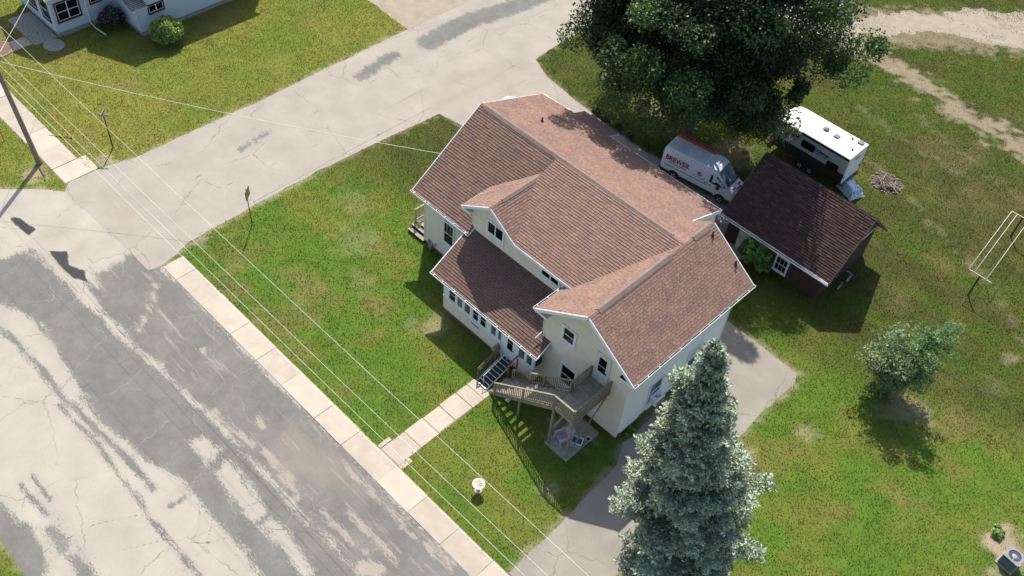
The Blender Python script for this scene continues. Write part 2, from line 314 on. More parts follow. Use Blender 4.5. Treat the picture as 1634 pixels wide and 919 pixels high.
def road_mat(name, c1, c2, patched):
    m, t, b = newmat(name); p = pos(t)
    c = conc_nodes(t, p, c1, c2); h = noise(t, p, 60, 3)
    c = mixc(t, math_(t, 'MULTIPLY', ramp(t, noise(t, p, .23, 7, .7), .48, .72), .45), c, tuple(x * .62 for x in c1))
    c = mixc(t, math_(t, 'MULTIPLY', cracks(t, p, .22, .010), .75), c, (.13, .11, .085)); c = mixc(t, math_(t, 'MULTIPLY', cracks(t, p, .75, .012), .35), c, (.18, .155, .12))
    if patched:
        a = _n(t, "ShaderNodeAttribute", attribute_name='road'); s = _n(t, "ShaderNodeSeparateColor"); t.links.new(a.outputs['Color'], s.inputs[0])
        asp = mixc(t, ramp(t, noise(t, p, 1.3, 5, .65), .3, .7), (.124, .119, .111), (.158, .151, .140))
        asp = mixc(t, ramp(t, noise(t, p, 38, 3, .8), .35, .75), mixc(t, 1., asp, (.8, .8, .8), 'MULTIPLY'), mixc(t, 1., asp, (1.22, 1.2, 1.16), 'MULTIPLY'))
        tan = mixc(t, ramp(t, noise(t, p, 9, 4, .7), .3, .7), (.34, .29, .235), (.27, .24, .20))
        asp = mixc(t, math_(t, 'MULTIPLY', cracks(t, p, .3, .006), .6), asp, (.36, .33, .28))
        stx = _n(t, "ShaderNodeMapping"); stx.inputs['Scale'].default_value = (.28, 2.4, 1); t.links.new(p, stx.inputs[0])
        worn = smask(t, s.outputs[1], p, 1.7, 1.8, .12, 1.4)
        strk = ramp(t, noise(t, stx.outputs[0], 1.0, 6, .72), .56, .68)
        worn = math_(t, 'MAXIMUM', worn, math_(t, 'MULTIPLY', strk, smask(t, a.outputs['Alpha'], p, .3, 2, .2)))
        asp = mixc(t, math_(t, 'MULTIPLY', worn, .85), asp, tan)
        am = smask(t, s.outputs[0], p, 1.5, 1.3, .10, 2.0)
        grey = smask(t, s.outputs[0], p, 2.6, .8, .9); c = mixc(t, math_(t, 'MULTIPLY', grey, .38), c, (.26, .245, .22))
        asp = mixc(t, math_(t, 'MULTIPLY', math_(t, 'MULTIPLY', ramp(t, noise(t, p, .45, 6, .7), .42, .70), ramp(t, noise(t, p, 12, 4, .75), .30, .62)), .45), asp, (.27, .245, .21))
        c = mixc(t, am, c, asp)
        dm = smask(t, s.outputs[2], p, 1.6, .9, .8, .9); c = mixc(t, math_(t, 'MULTIPLY', dm, .5), c, (.235, .20, .16))
        bl = attr(t, 'black', 'Fac'); c = mixc(t, smask(t, bl, p, .35, 3.0, .06), c, (.045, .043, .042))
        sm = attr(t, 'seam', 'Fac'); c = mixc(t, math_(t, 'MULTIPLY', smask(t, sm, p, .035, 3, .012), .7), c, (.075, .07, .065))
    t.links.new(c, b.inputs['Base Color']); b.inputs['Roughness'].default_value = .93; b.inputs['Specular IOR Level'].default_value = .2
    setbump(t, b, h, .35, .012)
road_mat('main_road', (.415, .378, .312), (.35, .32, .268), True)
road_mat('cross_street', (.375, .335, .285), (.31, .278, .238), True)
road_mat('side_drive', (.325, .297, .25), (.25, .228, .195), False)
road_mat('pad_drive', (.37, .33, .28), (.31, .278, .238), False)
mat('concrete', (.42, .358, .288), (.335, .285, .228), 1.2, .9, .25, 60, rnd=.10, grain=.18)
mat('joint_soil', (.29, .24, .185), (.22, .185, .13), 3, .95)
mat('gravel', (.30, .255, .195), (.20, .17, .115), 1.2, .95, .8, 30, grain=.35)
def outline(poly, step, amp, seed, closed=True):
    out = []; r = random.Random(seed)
    for i in range(len(poly)):
        a = Vector((*poly[i], 0)); b = Vector((*poly[(i + 1) % len(poly)], 0)); L = (b - a).length; n = max(1, min(400, int(L / step))) if L < 60 else 30
        nm = Vector((-(b - a).y, (b - a).x, 0)) / max(L, 1e-6)
        for k in range(n):
            p = a + (b - a) * (k / n); o = (float(fbm(np.array([p.x]), np.array([p.y]), .8, seed, 3)[0]) - .5) * 2.4 * amp + r.uniform(-.3, .3) * amp
            out.append((p.x + nm.x * o, p.y + nm.y * o))
    return out
def sheet(name, poly, z, res, m, fields=None, xs=None, ys=None, **props):
    px = [p[0] for p in poly]; py = [p[1] for p in poly]
    xs = xs if xs is not None else np.arange(min(px), max(px) + res, res); ys = ys if ys is not None else np.arange(min(py), max(py) + res, res)
    X, Y = np.meshgrid(xs, ys, indexing='ij'); nx, ny = X.shape
    sd = sdf(X.ravel(), Y.ravel(), poly).reshape(nx, ny)
    I = sd > 0; cell_in = I[:-1, :-1] & I[1:, :-1] & I[1:, 1:] & I[:-1, 1:]
    cx, cy = (X[:-1, :-1] + X[1:, 1:]) / 2, (Y[:-1, :-1] + Y[1:, 1:]) / 2; dg = np.hypot(X[1:, 1:] - X[:-1, :-1], Y[1:, 1:] - Y[:-1, :-1])
    csd = np.abs(sdf(cx.ravel(), cy.ravel(), poly).reshape(cx.shape)); near = csd < dg * .55
    V = [(float(a), float(b)) for a, b in zip(X.ravel(), Y.ravel())]; F = []
    idx = np.arange(nx * ny).reshape(nx, ny)
    full = cell_in & ~near
    for i, j in zip(*np.nonzero(full)): F.append((int(idx[i, j]), int(idx[i + 1, j]), int(idx[i + 1, j + 1]), int(idx[i, j + 1])))
    for i, j in zip(*np.nonzero(near)):
        c = clip_rect(poly, xs[i], xs[i + 1], ys[j], ys[j + 1])
        if len(c) >= 3 and area2(c) > 1e-5: o = len(V); V += c; F.append(tuple(range(o, o + len(c))))
    used = sorted({k for f in F for k in f}); re = {k: n for n, k in enumerate(used)}
    P = np.array([V[k] for k in used]); F = [tuple(re[k] for k in f) for f in F]
    me = bpy.data.meshes.new(name); me.from_pydata([(a, b, z) for a, b in P], [], F); me.materials.append(MATS[m])
    if fields:
        for nm, (typ, dat) in fields(P[:, 0], P[:, 1]).items():
            at = me.attributes.new(nm, typ, 'POINT'); at.data.foreach_set('color' if 'COLOR' in typ else 'value', np.asarray(dat, np.float32).reshape(-1))
    o = bpy.data.objects.new(name, me); COL.objects.link(o)
    o['kind'] = 'structure'
    for k, v in props.items(): o[k] = v
    return o
def road_fields(x, y):
    a = np.full(x.shape, -1.5); wv = np.full(x.shape, -1.5); d = np.full(x.shape, -1.5); bl = np.full(x.shape, -1.5)
    for P in ASPH: a = np.maximum(a, sdf(x, y, P))
    for L, r in ASPHL: a = np.maximum(a, (r * .8 - seg_dist(x, y, L)) * 1.6)
    for P in CONC: a = np.minimum(a, -sdf(x, y, P))
    for L, r in WORN: wv = np.maximum(wv, r * .7 - seg_dist(x, y, L))
    for L, r in DIRT: d = np.maximum(d, (r - seg_dist(x, y, L)))
    for P in BLACK: bl = np.maximum(bl, sdf(x, y, P))
    east = np.clip(y + 15.4, -1.5, 1.5)                      # the parking strip has worn through in streaks
    seam = np.full(x.shape, -1.0)
    for L in ([(-33, -16.6), (-20.8, -15.9), (-16.5, -15.62), (-3.8, -15.52), (5, -15.5)], [(-14.2, -15.6), (-12.5, -17.3), (-9.9, -20.0), (-9.3, -22)], [(-6.6, -15.6), (-8.9, -17.6), (-9.9, -20.0), (-11.5, -21.4), (-13.0, -24.5)],
              [(-21.5, -20.6), (-26, -24.0)], [(-31.5, -21.2), (-30.4, -18.0), (-30.0, -16.8)], [(-15.0, -27), (-14.6, -23.5), (-13.5, -21.5)], [(-22.8, -16), (-22.5, -20.6)], [(-34.8, -17), (-37.5, -20)], [(-36.2, -16.4), (-41, -20)]):
        seam = np.maximum(seam, .028 - seg_dist(x, y, L))
    road = np.stack([np.clip(a, -1.5, 1.5), np.clip(wv, -1.5, 1), np.clip(d, -1.5, 1.5), east], -1)
    return {'road': ('FLOAT_COLOR', road), 'black': ('FLOAT', np.clip(bl, -1.5, 1)), 'seam': ('FLOAT', seam)}
def cross_fields(x, y):
    bl = np.full(x.shape, -1.5); a = np.full(x.shape, -1.5); d = np.full(x.shape, -1.5)
    for P in BLACK: bl = np.maximum(bl, sdf(x, y, P))
    for L, r in (([(-35.2, 10.5), (-35.7, 14.0)], .55), ([(-35.3, 17.5), (-35.6, 21.5), (-34.7, 26), (-34.2, 33)], 1.0), ([(-33.9, -1.5), (-34.2, 1.2)], .18)): a = np.maximum(a, r - seg_dist(x, y, L))
    for L, r in (([(-33.5, -10.5), (-31.5, -11.5)], .3), ([(-35.5, -11), (-34, -9.2)], .1), ([(-28.6, 11.5), (-28.3, 21.5)], .12), ([(-30.2, 15), (-29.8, 18)], .35)): d = np.maximum(d, r - seg_dist(x, y, L))
    seam = np.full(x.shape, -1.0)
    for L in ([(-33.2, -9), (-33.8, 3), (-34.2, 12), (-33.4, 20), (-33.0, 40)], [(-28.9, -4), (-28.9, 11), (-28.6, 22)], [(-37, -7), (-31, -4)], [(-37.7, 1.2), (-33.9, 2.6)], [(-30.6, 6.5), (-28.6, 7.0)], [(-31.8, -9.5), (-30.8, 4), (-31, 20)], [(-32.9, 14), (-32.0, 30)]):
        seam = np.maximum(seam, .025 - seg_dist(x, y, L))
    return {'road': ('FLOAT_COLOR', np.stack([np.clip(a, -1.5, 1), np.full(x.shape, -1.5), np.clip(d, -1.5, 1), np.full(x.shape, -1.5)], -1)), 'black': ('FLOAT', np.clip(bl, -1.5, 1)), 'seam': ('FLOAT', seam)}

# lawn: one sheet to the horizon
_xs = np.concatenate([[-900, -500, -250, -140, -95], np.arange(-72, 30, .33), [38, 60, 110, 250, 500, 900]])
_ys = np.concatenate([[-900, -500, -250, -120, -60], np.arange(-36, 76, .33), [84, 110, 170, 300, 520, 900]])
X, Y = np.meshgrid(_xs, _ys, indexing='ij'); nx, ny = X.shape
me = bpy.data.meshes.new('lawn'); idx = np.arange(nx * ny).reshape(nx, ny)
q = np.stack([idx[:-1, :-1], idx[1:, :-1], idx[1:, 1:], idx[:-1, 1:]], -1).reshape(-1, 4)
me.vertices.add(nx * ny); me.vertices.foreach_set('co', np.stack([X, Y, np.zeros_like(X)], -1).astype(np.float32).reshape(-1))
me.loops.add(q.size); me.loops.foreach_set('vertex_index', q.astype(np.int32).reshape(-1)); me.polygons.add(len(q)); me.polygons.foreach_set('loop_start', np.arange(0, q.size, 4, dtype=np.int32)); me.update(calc_edges=True)
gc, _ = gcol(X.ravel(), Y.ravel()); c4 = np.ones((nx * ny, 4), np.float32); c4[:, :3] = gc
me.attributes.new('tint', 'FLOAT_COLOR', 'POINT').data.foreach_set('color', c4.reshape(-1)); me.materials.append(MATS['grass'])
lawn = bpy.data.objects.new('ground', me); COL.objects.link(lawn); lawn['kind'] = 'structure'

def finex(lo, hi, r, a, b): return np.concatenate([np.arange(lo, a, 8), np.arange(a, b, r), np.arange(b, hi + 8, 8)])
sheet('road', outline(MAIN, .25, .05, 5), .008, .14, 'main_road', road_fields, xs=finex(-150, 70, .14, -44, 8), ys=np.arange(-27.6, -11.2, .14), label='patched grey street with bare concrete showing through', )
sheet('cross_street', outline(CROSS, .3, .09, 8), .012, .25, 'cross_street', cross_fields, label='pale cracked concrete side street')
sheet('driveway', outline(NDRIVE, .3, .06, 9),   .016, .4, 'pad_drive', label='driveway behind the house')
sheet('driveway', outline(SDRIVE, .3, .07, 10), .012, .4, 'side_drive', label='asphalt driveway beside the house')
sheet('gravel_track', outline(TRACK, .35, .9, 12), .006, .5, 'gravel')
sheet('gravel_lot', outline(GRAVEL, .4, .2, 14), .006, .5, 'gravel')

# sidewalks: every slab its own piece
def slabs(parent, cells, z=.03, h=.09):
    for (x0, x1, y0, y1) in cells:
        r = lambda: rng.uniform(-.012, .012)
        zz = z + rng.uniform(-.01, .016); tl = rng.uniform(-.008, .008)
        vs = [(x0 + r(), y0 + r(), -h), (x1 + r(), y0 + r(), -h), (x1 + r(), y1 + r(), -h), (x0 + r(), y1 + r(), -h)]
        top = [(a, b, zz + tl * (1 if k in (0, 1) else -1)) for k, (a, b, _) in enumerate(vs)]
        B().add(vs + top, [(3, 2, 1, 0), (4, 5, 6, 7), (0, 1, 5, 4), (1, 2, 6, 5), (2, 3, 7, 6), (3, 0, 4, 7)]).build('slab', 'concrete', parent, bevel=.012)
def bed(name, x0, x1, y0, y1, label):
    o = B().add([(x0, y0, .004), (x1, y0, .004), (x1, y1, .004), (x0, y1, .004)], [(0, 1, 2, 3)]).build(name, 'joint_soil'); o['kind'] = 'structure'; o['label'] = label; return o
sw = bed('sidewalk', -27.7, 24, -11.5, -10.1, 'concrete sidewalk along the street in front of the house')
xs_ = [-27.65, -26.2, -23.4, -20.4, -17.8, -15.4, -12.32, -9.97, -6.9, -4.41, -1.92, .6, 3.2, 5.8]
slabs(sw, [(a + .006, b - .006, -11.49, -10.06) for a, b in zip(xs_[:-1], xs_[1:])])
sw2 = bed('sidewalk', -66, -38.4, -12.25, -10.35, 'concrete sidewalk beyond the side street by the utility pole')
xs2 = [-62, -59.4, -57, -54.6, -52.2, -49.6, -47, -44.6, -42.2, -40.2, -38.4]
slabs(sw2, [(a + .012, b - .012, -12.2, -10.4 + (.6 if a > -41 else 0)) for a, b in zip(xs2[:-1], xs2[1:])])
wk = bed('walkway', -8.3, -6.9, -10.05, -2.9, 'concrete walkway from the sidewalk to the porch steps')
ysw = [-10.03, -8.35, -7.0, -5.75, -4.45, -3.55, -2.95]
slabs(wk, [(-8.32 + rng.uniform(-.05, .05), -6.92 + rng.uniform(-.05, .05), a + .03, b - .03) for a, b in zip(ysw[:-1], ysw[1:])], .025)
slabs(wk, [(-8.62, -8.36, -10.03, -9.2), (-6.88, -6.55, -10.03, -9.25)], .02)

# turf blades
QUAD = [(-64, -6), (-6, 68), (24, 10), (-15, -31)]
def blades(N):
    xy = np.stack([NR.uniform(-64, 24, N * 2), NR.uniform(-31, 68, N * 2)], -1); x, y = xy[:, 0], xy[:, 1]
    ok = inside(x, y, QUAD)
    for P in HARD: ok &= sdf(x, y, P) < NR.uniform(-.1, .14, len(x))
    for P in FOOT: ok &= ~inside(x, y, P)
    ok &= ~((y < -10.1 - NR.uniform(-.1, .14, len(y)) * (fbm(x, y, 1.1, 71, 2) > .45)) & (y > -11.5) & (x > -27.7)) & ~((y < -10.4) & (y > -12.2) & (x < -38.4)) & ~((x > -8.3) & (x < -6.92) & (y < -2.9) & (y > -11))
    tn_ = fbm(x * .5, y, .5, 66, 3)
    for P, th in ((TRACK, .58),): ok &= (sdf(x, y, P) < NR.uniform(-.2, .9, len(x))) | (tn_ > th)
    ok &= ~(inside(x, y, GRAVEL))
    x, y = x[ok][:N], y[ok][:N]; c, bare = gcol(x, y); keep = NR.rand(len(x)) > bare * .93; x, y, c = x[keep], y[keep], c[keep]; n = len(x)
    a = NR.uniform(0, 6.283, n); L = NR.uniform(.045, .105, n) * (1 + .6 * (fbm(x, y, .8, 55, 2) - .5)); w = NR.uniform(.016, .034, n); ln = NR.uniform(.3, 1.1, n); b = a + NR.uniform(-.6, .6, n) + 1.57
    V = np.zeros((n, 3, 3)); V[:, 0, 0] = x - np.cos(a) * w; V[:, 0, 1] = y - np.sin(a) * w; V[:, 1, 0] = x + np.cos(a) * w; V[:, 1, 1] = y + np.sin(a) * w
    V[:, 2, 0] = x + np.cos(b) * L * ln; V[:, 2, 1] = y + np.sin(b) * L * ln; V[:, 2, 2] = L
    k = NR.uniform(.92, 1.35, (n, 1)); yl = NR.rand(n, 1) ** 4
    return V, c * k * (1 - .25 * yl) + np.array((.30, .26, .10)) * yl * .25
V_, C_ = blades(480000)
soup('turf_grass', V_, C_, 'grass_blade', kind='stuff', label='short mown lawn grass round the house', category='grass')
# ================================================================ house
mat('siding_white', (.80, .79, .76), (.74, .73, .70), 1.5, .75, .08, 30)
mat('siding', (.74, .67, .54), (.67, .605, .485), 1.5, .75, .08, 30)
mat('white_trim', (.78, .79, .80), (.70, .71, .73), 2, .6)
mat('soffit', (.60, .61, .62), (.50, .51, .52), 2, .7)
mat('brick_red', (.30, .12, .085), (.22, .10, .075), 9, .9, .5, 30)
mat('shingle_house', (1, 1, 1), (.84, .85, .88), .9, .95, .5, 130, tint=True, spec=.15)
mat('shingle_vent', (.23, .165, .135), (.16, .12, .105), 3, .95, .5, 60)
mat('black_rubber', (.025, .025, .027), (.04, .04, .04), 6, .7)
mat('dark_metal', (.03, .03, .032), (.06, .055, .05), 6, .5, metal=.3)
mat('grey_metal', (.30, .31, .32), (.22, .23, .24), 4, .45, metal=.6)
mat('leaf_litter', (.035, .028, .02), (.06, .045, .03), 12, .95, .6, 40)
mat('door_white', (.66, .65, .62), (.58, .57, .54), 3, .55)
mat('curtain', (.52, .55, .58), (.40, .43, .46), 6, .8)
def glass_mat(name, c, rough=.04):
    m, t, b = newmat(name); p = pos(t)
    t.links.new(mixc(t, ramp(t, noise(t, p, 1.7, 3), .35, .65), c, tuple(x * 2.2 for x in c)), b.inputs['Base Color'])
    b.inputs['Roughness'].default_value = rough; b.inputs['Specular IOR Level'].default_value = .18; b.inputs['IOR'].default_value = 1.5
glass_mat('glass', (.004, .005, .006)); glass_mat('glass_blue', (.05, .075, .09)); glass_mat('glass_grey', (.075, .085, .095))
house = empty('house', (0, 0, 0), 0, 'cream sided house with brown shingle roofs, dormer and enclosed front porch', 'house')
Z = Vector((0, 0, 1))
def siding(name, parent, poly, o, u, n, m='siding', h=.14, **pr):
    """clapboard courses on the wall polygon (u, z)"""
    o = Vector(o); u = Vector(u).normalized(); n = Vector(n).normalized(); mb = B()
    z0 = min(p[1] for p in poly); z1 = max(p[1] for p in poly); u0 = min(p[0] for p in poly) - 1; u1 = max(p[0] for p in poly) + 1
    k = 0
    while z0 + k * h < z1:
        a = z0 + k * h; c = clip_rect(poly, u0, u1, a, a + h); k += 1
        if len(c) < 3: continue
        out = [o + u * p[0] + Z * p[1] + n * (.003 + .021 * (1 - (p[1] - a) / h)) for p in c]
        mb.add(out, [tuple(range(len(c)))])
        for i in range(len(c)):
            if abs(c[i - 1][1] - a) < 1e-6 and abs(c[i][1] - a) < 1e-6 and abs(c[i][0] - c[i - 1][0]) > .01:
                q = [o + u * c[i - 1][0] + Z * a + n * .024, o + u * c[i][0] + Z * a + n * .024, o + u * c[i][0] + Z * a, o + u * c[i - 1][0] + Z * a]
                mb.add(q, [(0, 1, 2, 3)])
    mb.prism([o + u * p[0] + Z * p[1] for p in poly], n * -.12)
    return mb.build(name, m, parent, **pr)
def window(parent, o, u, n, w, h, trim='white_trim', sash='white_trim', glass='glass', rails=1, mull=0, cas=.10, curtain=False, name='window', grid=0):
    o = Vector(o); u = Vector(u).normalized(); n = Vector(n).normalized(); mb = B()
    P = lambda a, b, c: o + u * a + Z * b + n * c
    def bar(m_, a0, a1, b0, b1, d0, d1): m_.obox(P((a0 + a1) / 2, (b0 + b1) / 2, (d0 + d1) / 2), (u, Z, n), ((a1 - a0) / 2, (b1 - b0) / 2, (d1 - d0) / 2))
    bar(mb, -cas, 0, -cas, h + cas, -.02, .07); bar(mb, w, w + cas, -cas, h + cas, -.02, .07)
    bar(mb, 0, w, h, h + cas, -.02, .072); bar(mb, 0, w, -cas, 0, -.02, .068)
    f = mb.build(name, trim, parent)
    sl = B(); bar(sl, -cas - .03, w + cas + .03, -cas - .035, -cas, -.02, .10); sl.build('sill', trim, f)
    s = B(); sw_ = .035
    units = mull + 1; uw = w / units
    for k in range(units):
        a0, a1 = k * uw, (k + 1) * uw
        bar(s, a0, a0 + sw_, 0, h, .0, .050); bar(s, a1 - sw_, a1, 0, h, .0, .050); bar(s, a0 + sw_, a1 - sw_, h - sw_, h, 0, .049); bar(s, a0 + sw_, a1 - sw_, 0, sw_, 0, .049)
        for r_ in range(rails): zz = h * (r_ + 1) / (rails + 1); bar(s, a0 + sw_, a1 - sw_, zz - .022, zz + .022, 0, .054)
        if grid:
            for gx in range(1, grid): bar(s, a0 + uw * gx / grid - .008, a0 + uw * gx / grid + .008, (h / 2 if rails else 0), h - sw_, .012, .042)
        for r_ in range(rails + 1):
            pn = B(); z0, z1 = h * r_ / (rails + 1) + .02, h * (r_ + 1) / (rails + 1) - .02
            bar(pn, a0 + sw_ - .005, a1 - sw_ + .005, z0, z1, -.01, .030)
            pn.build('pane', 'curtain' if (curtain and r_ == rails) else glass, f)
    s.build('sash', sash, f)
    return f
# ---- shingles
TABS = []                                                     # every tab of the house roof, sorted later by how large it shows
PAL = [(.305, .190, .146), (.325, .200, .152), (.290, .186, .148), (.340, .208, .155), (.315, .190, .140), (.270, .178, .148), (.330, .212, .162)]
PAL = [tuple(c * .80 for c in t) for t in PAL]
def plane_tabs(poly3, U, course=.172, tabw=.33, pal=PAL, seed=0, lift=.034, stain=0):
    """poly3: roof outline, 3D, planar; U: horizontal along-eave direction. Returns list of (verts, faces, tint, area) in 3D"""
    P = [Vector(p) for p in poly3]; U = Vector(U).normalized()
    N_ = Vector((0, 0, 0))
    for i in range(len(P)): N_ += (P[i - 1] - P[0]).cross(P[i] - P[0])
    N_.normalize()
    if N_.z < 0: N_ = -N_
    V = N_.cross(U).normalized()
    if V.z < 0: V = -V
    O = P[0]; q = [((p - O).dot(U), (p - O).dot(V)) for p in P]
    r = random.Random(seed); v0 = min(b for a, b in q); v1 = max(b for a, b in q); u0 = min(a for a, b in q); u1 = max(a for a, b in q); out = []
    k = 0
    while v0 + k * course < v1:
        a = v0 + k * course; k += 1; x = u0 - r.uniform(0, tabw)
        while x < u1:
            w = tabw * r.uniform(.75, 1.25); c = clip_rect(q, x, x + w - .012, a, a + course * .80); c2 = clip_rect(q, x, x + w - .012, a + course * .80, a + course); x += w
            if len(c) < 3 or area2(c) < .0015: continue
            t = r.choice(pal); j = r.uniform(.935, 1.065); t = tuple(min(1, s * j) for s in t); lf = lift * r.uniform(.75, 1.3)
            top = [O + U * p[0] + V * p[1] + N_ * (.006 + lf * (1 - (p[1] - a) / course)) for p in c]
            bot = [O + U * p[0] + V * p[1] + N_ * .001 for p in c]; n = len(c)
            fs = [tuple(range(n))]
            for i in range(n):
                h, g2 = i - 1 if i else n - 1, i
                if abs(c[h][1] - a - course * .8) < 1e-5 and abs(c[g2][1] - a - course * .8) < 1e-5: continue
                fs.append((g2, h, n + h, n + g2))
            vs_ = top + bot
            if len(c2) >= 3:                                   # dark granule band at every head lap, painted in for the course shadow line
                o2 = len(vs_); vs_ = vs_ + [O + U * p[0] + V * p[1] + N_ * (.006 + lf * (1 - (p[1] - a) / course)) for p in c2]; fs.append(tuple(range(o2, o2 + len(c2)))); fs.append('band')
            out.append((vs_, fs, t, area2(c), N_))
    return out, P, N_
def add_tab(mb, vs, fs, t):
    o = len(mb.v); mb.v += [tuple(p) for p in vs]; e = tuple(x * .12 for x in t)      # cut asphalt edge is dark; tinted deeper to paint the course shadow
    band = fs[-1] == 'band'; ff = fs[:-1] if band else fs; b_ = tuple(x * .5 for x in t)
    for i, f in enumerate(ff): mb.f.append(tuple(o + q for q in f)); mb.t.append(t if i == 0 else (b_ if band and i == len(ff) - 1 else e))
def deck(parent, P, N_, name='roof', th=.14, m='soffit'):
    mb = B(); mb.prism([p for p in P], -Z * th)
    return mb.build(name, m, parent)
def roof_plane(parent, poly, U, seed, indiv=True, **kw):
    tabs, P, N_ = plane_tabs(poly, U, seed=seed, **kw)
    d = deck(parent, P, N_, 'roof_slope')
    if indiv:
        for t in tabs:
            c = sum(t[0][:4], Vector()) / min(4, len(t[0])); vd = (CAMP - c); TABS.append((t[3] * abs(vd.normalized().dot(t[4])) / vd.length_squared, t, d))
    else:
        mb = B()
        for vs, fs, t, *_ in tabs: add_tab(mb, vs, fs, t)
        mb.build('shingles', kw.get('mat', 'shingle_house'), d, kind='stuff')
    return d
ZR, YR, MW, ME = 8.6, 7.25, .683, .358
zw = lambda y: ZR - MW * (YR - y); zm = lambda y: ZR - ME * (YR - y); ze = lambda y: ZR - ME * (y - YR)
SX, SS = -2.9, .68; zs = lambda x: ZR - SS * abs(x - SX); XL, XRr, YF, YB = -6.4, .6, -.6, 9.9
DX, DZ, DSL = -12.4, 7.95, .636; zd = lambda x: DZ - DSL * abs(x - DX)
zp = lambda y: 3.1 + (5.05 - 3.1) / 3.3 * (y + 1.05)
X_, Y_ = (1, 0, 0), (0, 1, 0)
vx = lambda y: SX - ME / SS * abs(YR - y)                    # valley of south wing with the middle / east slope
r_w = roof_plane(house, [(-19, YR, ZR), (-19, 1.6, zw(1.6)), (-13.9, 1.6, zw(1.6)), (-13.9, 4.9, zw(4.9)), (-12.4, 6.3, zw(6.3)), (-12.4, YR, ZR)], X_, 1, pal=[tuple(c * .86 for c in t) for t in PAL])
r_m = roof_plane(house, [(-12.4, YR, ZR), (-12.4, 5.43, zm(5.43)), (-10.28, 1.67, zm(1.67)), (vx(1.67), 1.67, zm(1.67)), (SX, YR, ZR)], X_, 2)
r_e = roof_plane(house, [(-19, YR, ZR), (SX, YR, ZR), (vx(9.9), 9.9, ze(9.9)), (-4.25, 13.25, ze(13.25)), (-13.3, 13.25, ze(13.25)), (-13.3, 14.3, ze(14.3)), (-16.3, 14.3, ze(14.3)), (-16.3, 13.25, ze(13.25)), (-19, 13.05, ze(13.05))], X_, 3)
r_s = roof_plane(house, [(SX, YF, ZR), (XRr, YF, zs(XRr)), (XRr, YB, zs(XRr)), (SX, YB, ZR)], Y_, 4)
r_n = roof_plane(house, [(SX, YF, ZR), (SX, YR, ZR), (vx(1.7), 1.7, zs(vx(1.7))), (XL, 1.7, zs(XL)), (XL, YF, zs(XL))], Y_, 5)
r_n2 = roof_plane(house, [(SX, YR, ZR), (SX, YB, ZR), (vx(9.9), YB, zs(vx(9.9)))], Y_, 6)
r_dl = roof_plane(house, [(DX, 1.7, DZ), (DX, 6.3, DZ), (-14.7, 4.18, zd(-14.7)), (-14.7, 1.7, zd(-14.7))], Y_, 7)
r_dr = roof_plane(house, [(DX, 1.7, DZ), (-10.28, 1.67, zd(-10.28)), (DX, 5.43, DZ)], Y_, 8)
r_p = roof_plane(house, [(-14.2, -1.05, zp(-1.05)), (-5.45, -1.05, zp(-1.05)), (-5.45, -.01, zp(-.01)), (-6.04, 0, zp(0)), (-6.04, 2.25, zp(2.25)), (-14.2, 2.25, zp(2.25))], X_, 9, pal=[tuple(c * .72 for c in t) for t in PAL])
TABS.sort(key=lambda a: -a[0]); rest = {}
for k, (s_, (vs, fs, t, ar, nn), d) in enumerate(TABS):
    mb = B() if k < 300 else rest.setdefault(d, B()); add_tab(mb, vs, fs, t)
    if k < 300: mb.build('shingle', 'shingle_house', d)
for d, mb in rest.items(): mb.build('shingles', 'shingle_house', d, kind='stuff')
# ---- walls
siding('wall', house, [(-6.05, .25), (0, .25), (0, zs(0) - .14), (SX, ZR - .16), (-6.05, zs(-6.05) - .14)], (0, 0, 0), X_, (0, -1, 0))
siding('wall', house, [(0, .5), (9.4, .5), (9.4, zs(0) - .14), (0, zs(0) - .14)], (0, 0, 0), Y_, (1, 0, 0), 'siding_white')
siding('wall', house, [(-2.02, 3.0), (0, 3.0), (0, zs(-6.05) - .14), (-2.02, zs(-6.05) - .14)], (-6.05, 0, 0), (0, -1, 0), (-1, 0, 0))
siding('wall', house, [(-14.0, 4.7), (-6.05, 4.7), (-6.05, zm(2.25) - .14), (-10.5, zm(2.25) - .14), (DX, DZ - .16), (-14.0, zd(-14) - .14)], (0, 2.03, 0), X_, (0, -1, 0))
siding('wall', house, [(-18.55, .3), (-13.4, .3), (-13.4, zw(2.25) - .14), (-18.55, zw(2.25) - .14)], (0, 2.25, 0), X_, (0, -1, 0))
siding('wall', house, [(-12.85, .3), (-2.25, .3), (-2.25, zw(2.25) - .14), (-7.25, ZR - .16), (-12.85, ze(12.85) - .14)], (-18.55, 0, 0), (0, -1, 0), (-1, 0, 0))
siding('wall', house, [(4.3, .3), (18.55, .3), (18.55, ze(12.85) - .14), (4.3, ze(12.85) - .14)], (0, 12.85, 0), (-1, 0, 0), (0, 1, 0), h=.21)
siding('wall', house, [(0, .3), (4.3, .3), (4.3, zs(-4.3) - .14), (-SX, ZR - .16), (0, zs(0) - .14)], (0, 9.4, 0), (-1, 0, 0), (0, 1, 0), h=.21)
siding('wall', house, [(9.4, .3), (12.85, .3), (12.85, ze(12.85) - .14), (9.4, ze(9.4) - .14)], (-4.3, 0, 0), Y_, (1, 0, 0))
siding('dormer_cheek', house, [(2.04, 4.9), (4.6, 6.6), (4.7, 6.7), (2.04, 6.7)], (-14.0, 0, 0), Y_, (-1, 0, 0))
mb = B(); mb.box(-6.0, -.03, .05, 9.3, -.1, .5); mb.box(-18.5, -4.3, 2.3, 12.8, -.1, .3); mb.box(-13.35, -6.02, -.7, 2.3, -.1, .32)
mb.build('foundation', 'brick_red', house)
# stone trim strips and basement windows along the south foundation
for y0, y1 in ((.3, 1.9), (2.6, 3.1), (4.1, 5.6), (6.2, 7.6)):
    B().box(.0, .05, y0, y1, .40, .49).build('ledge_trim', 'white_trim', house)
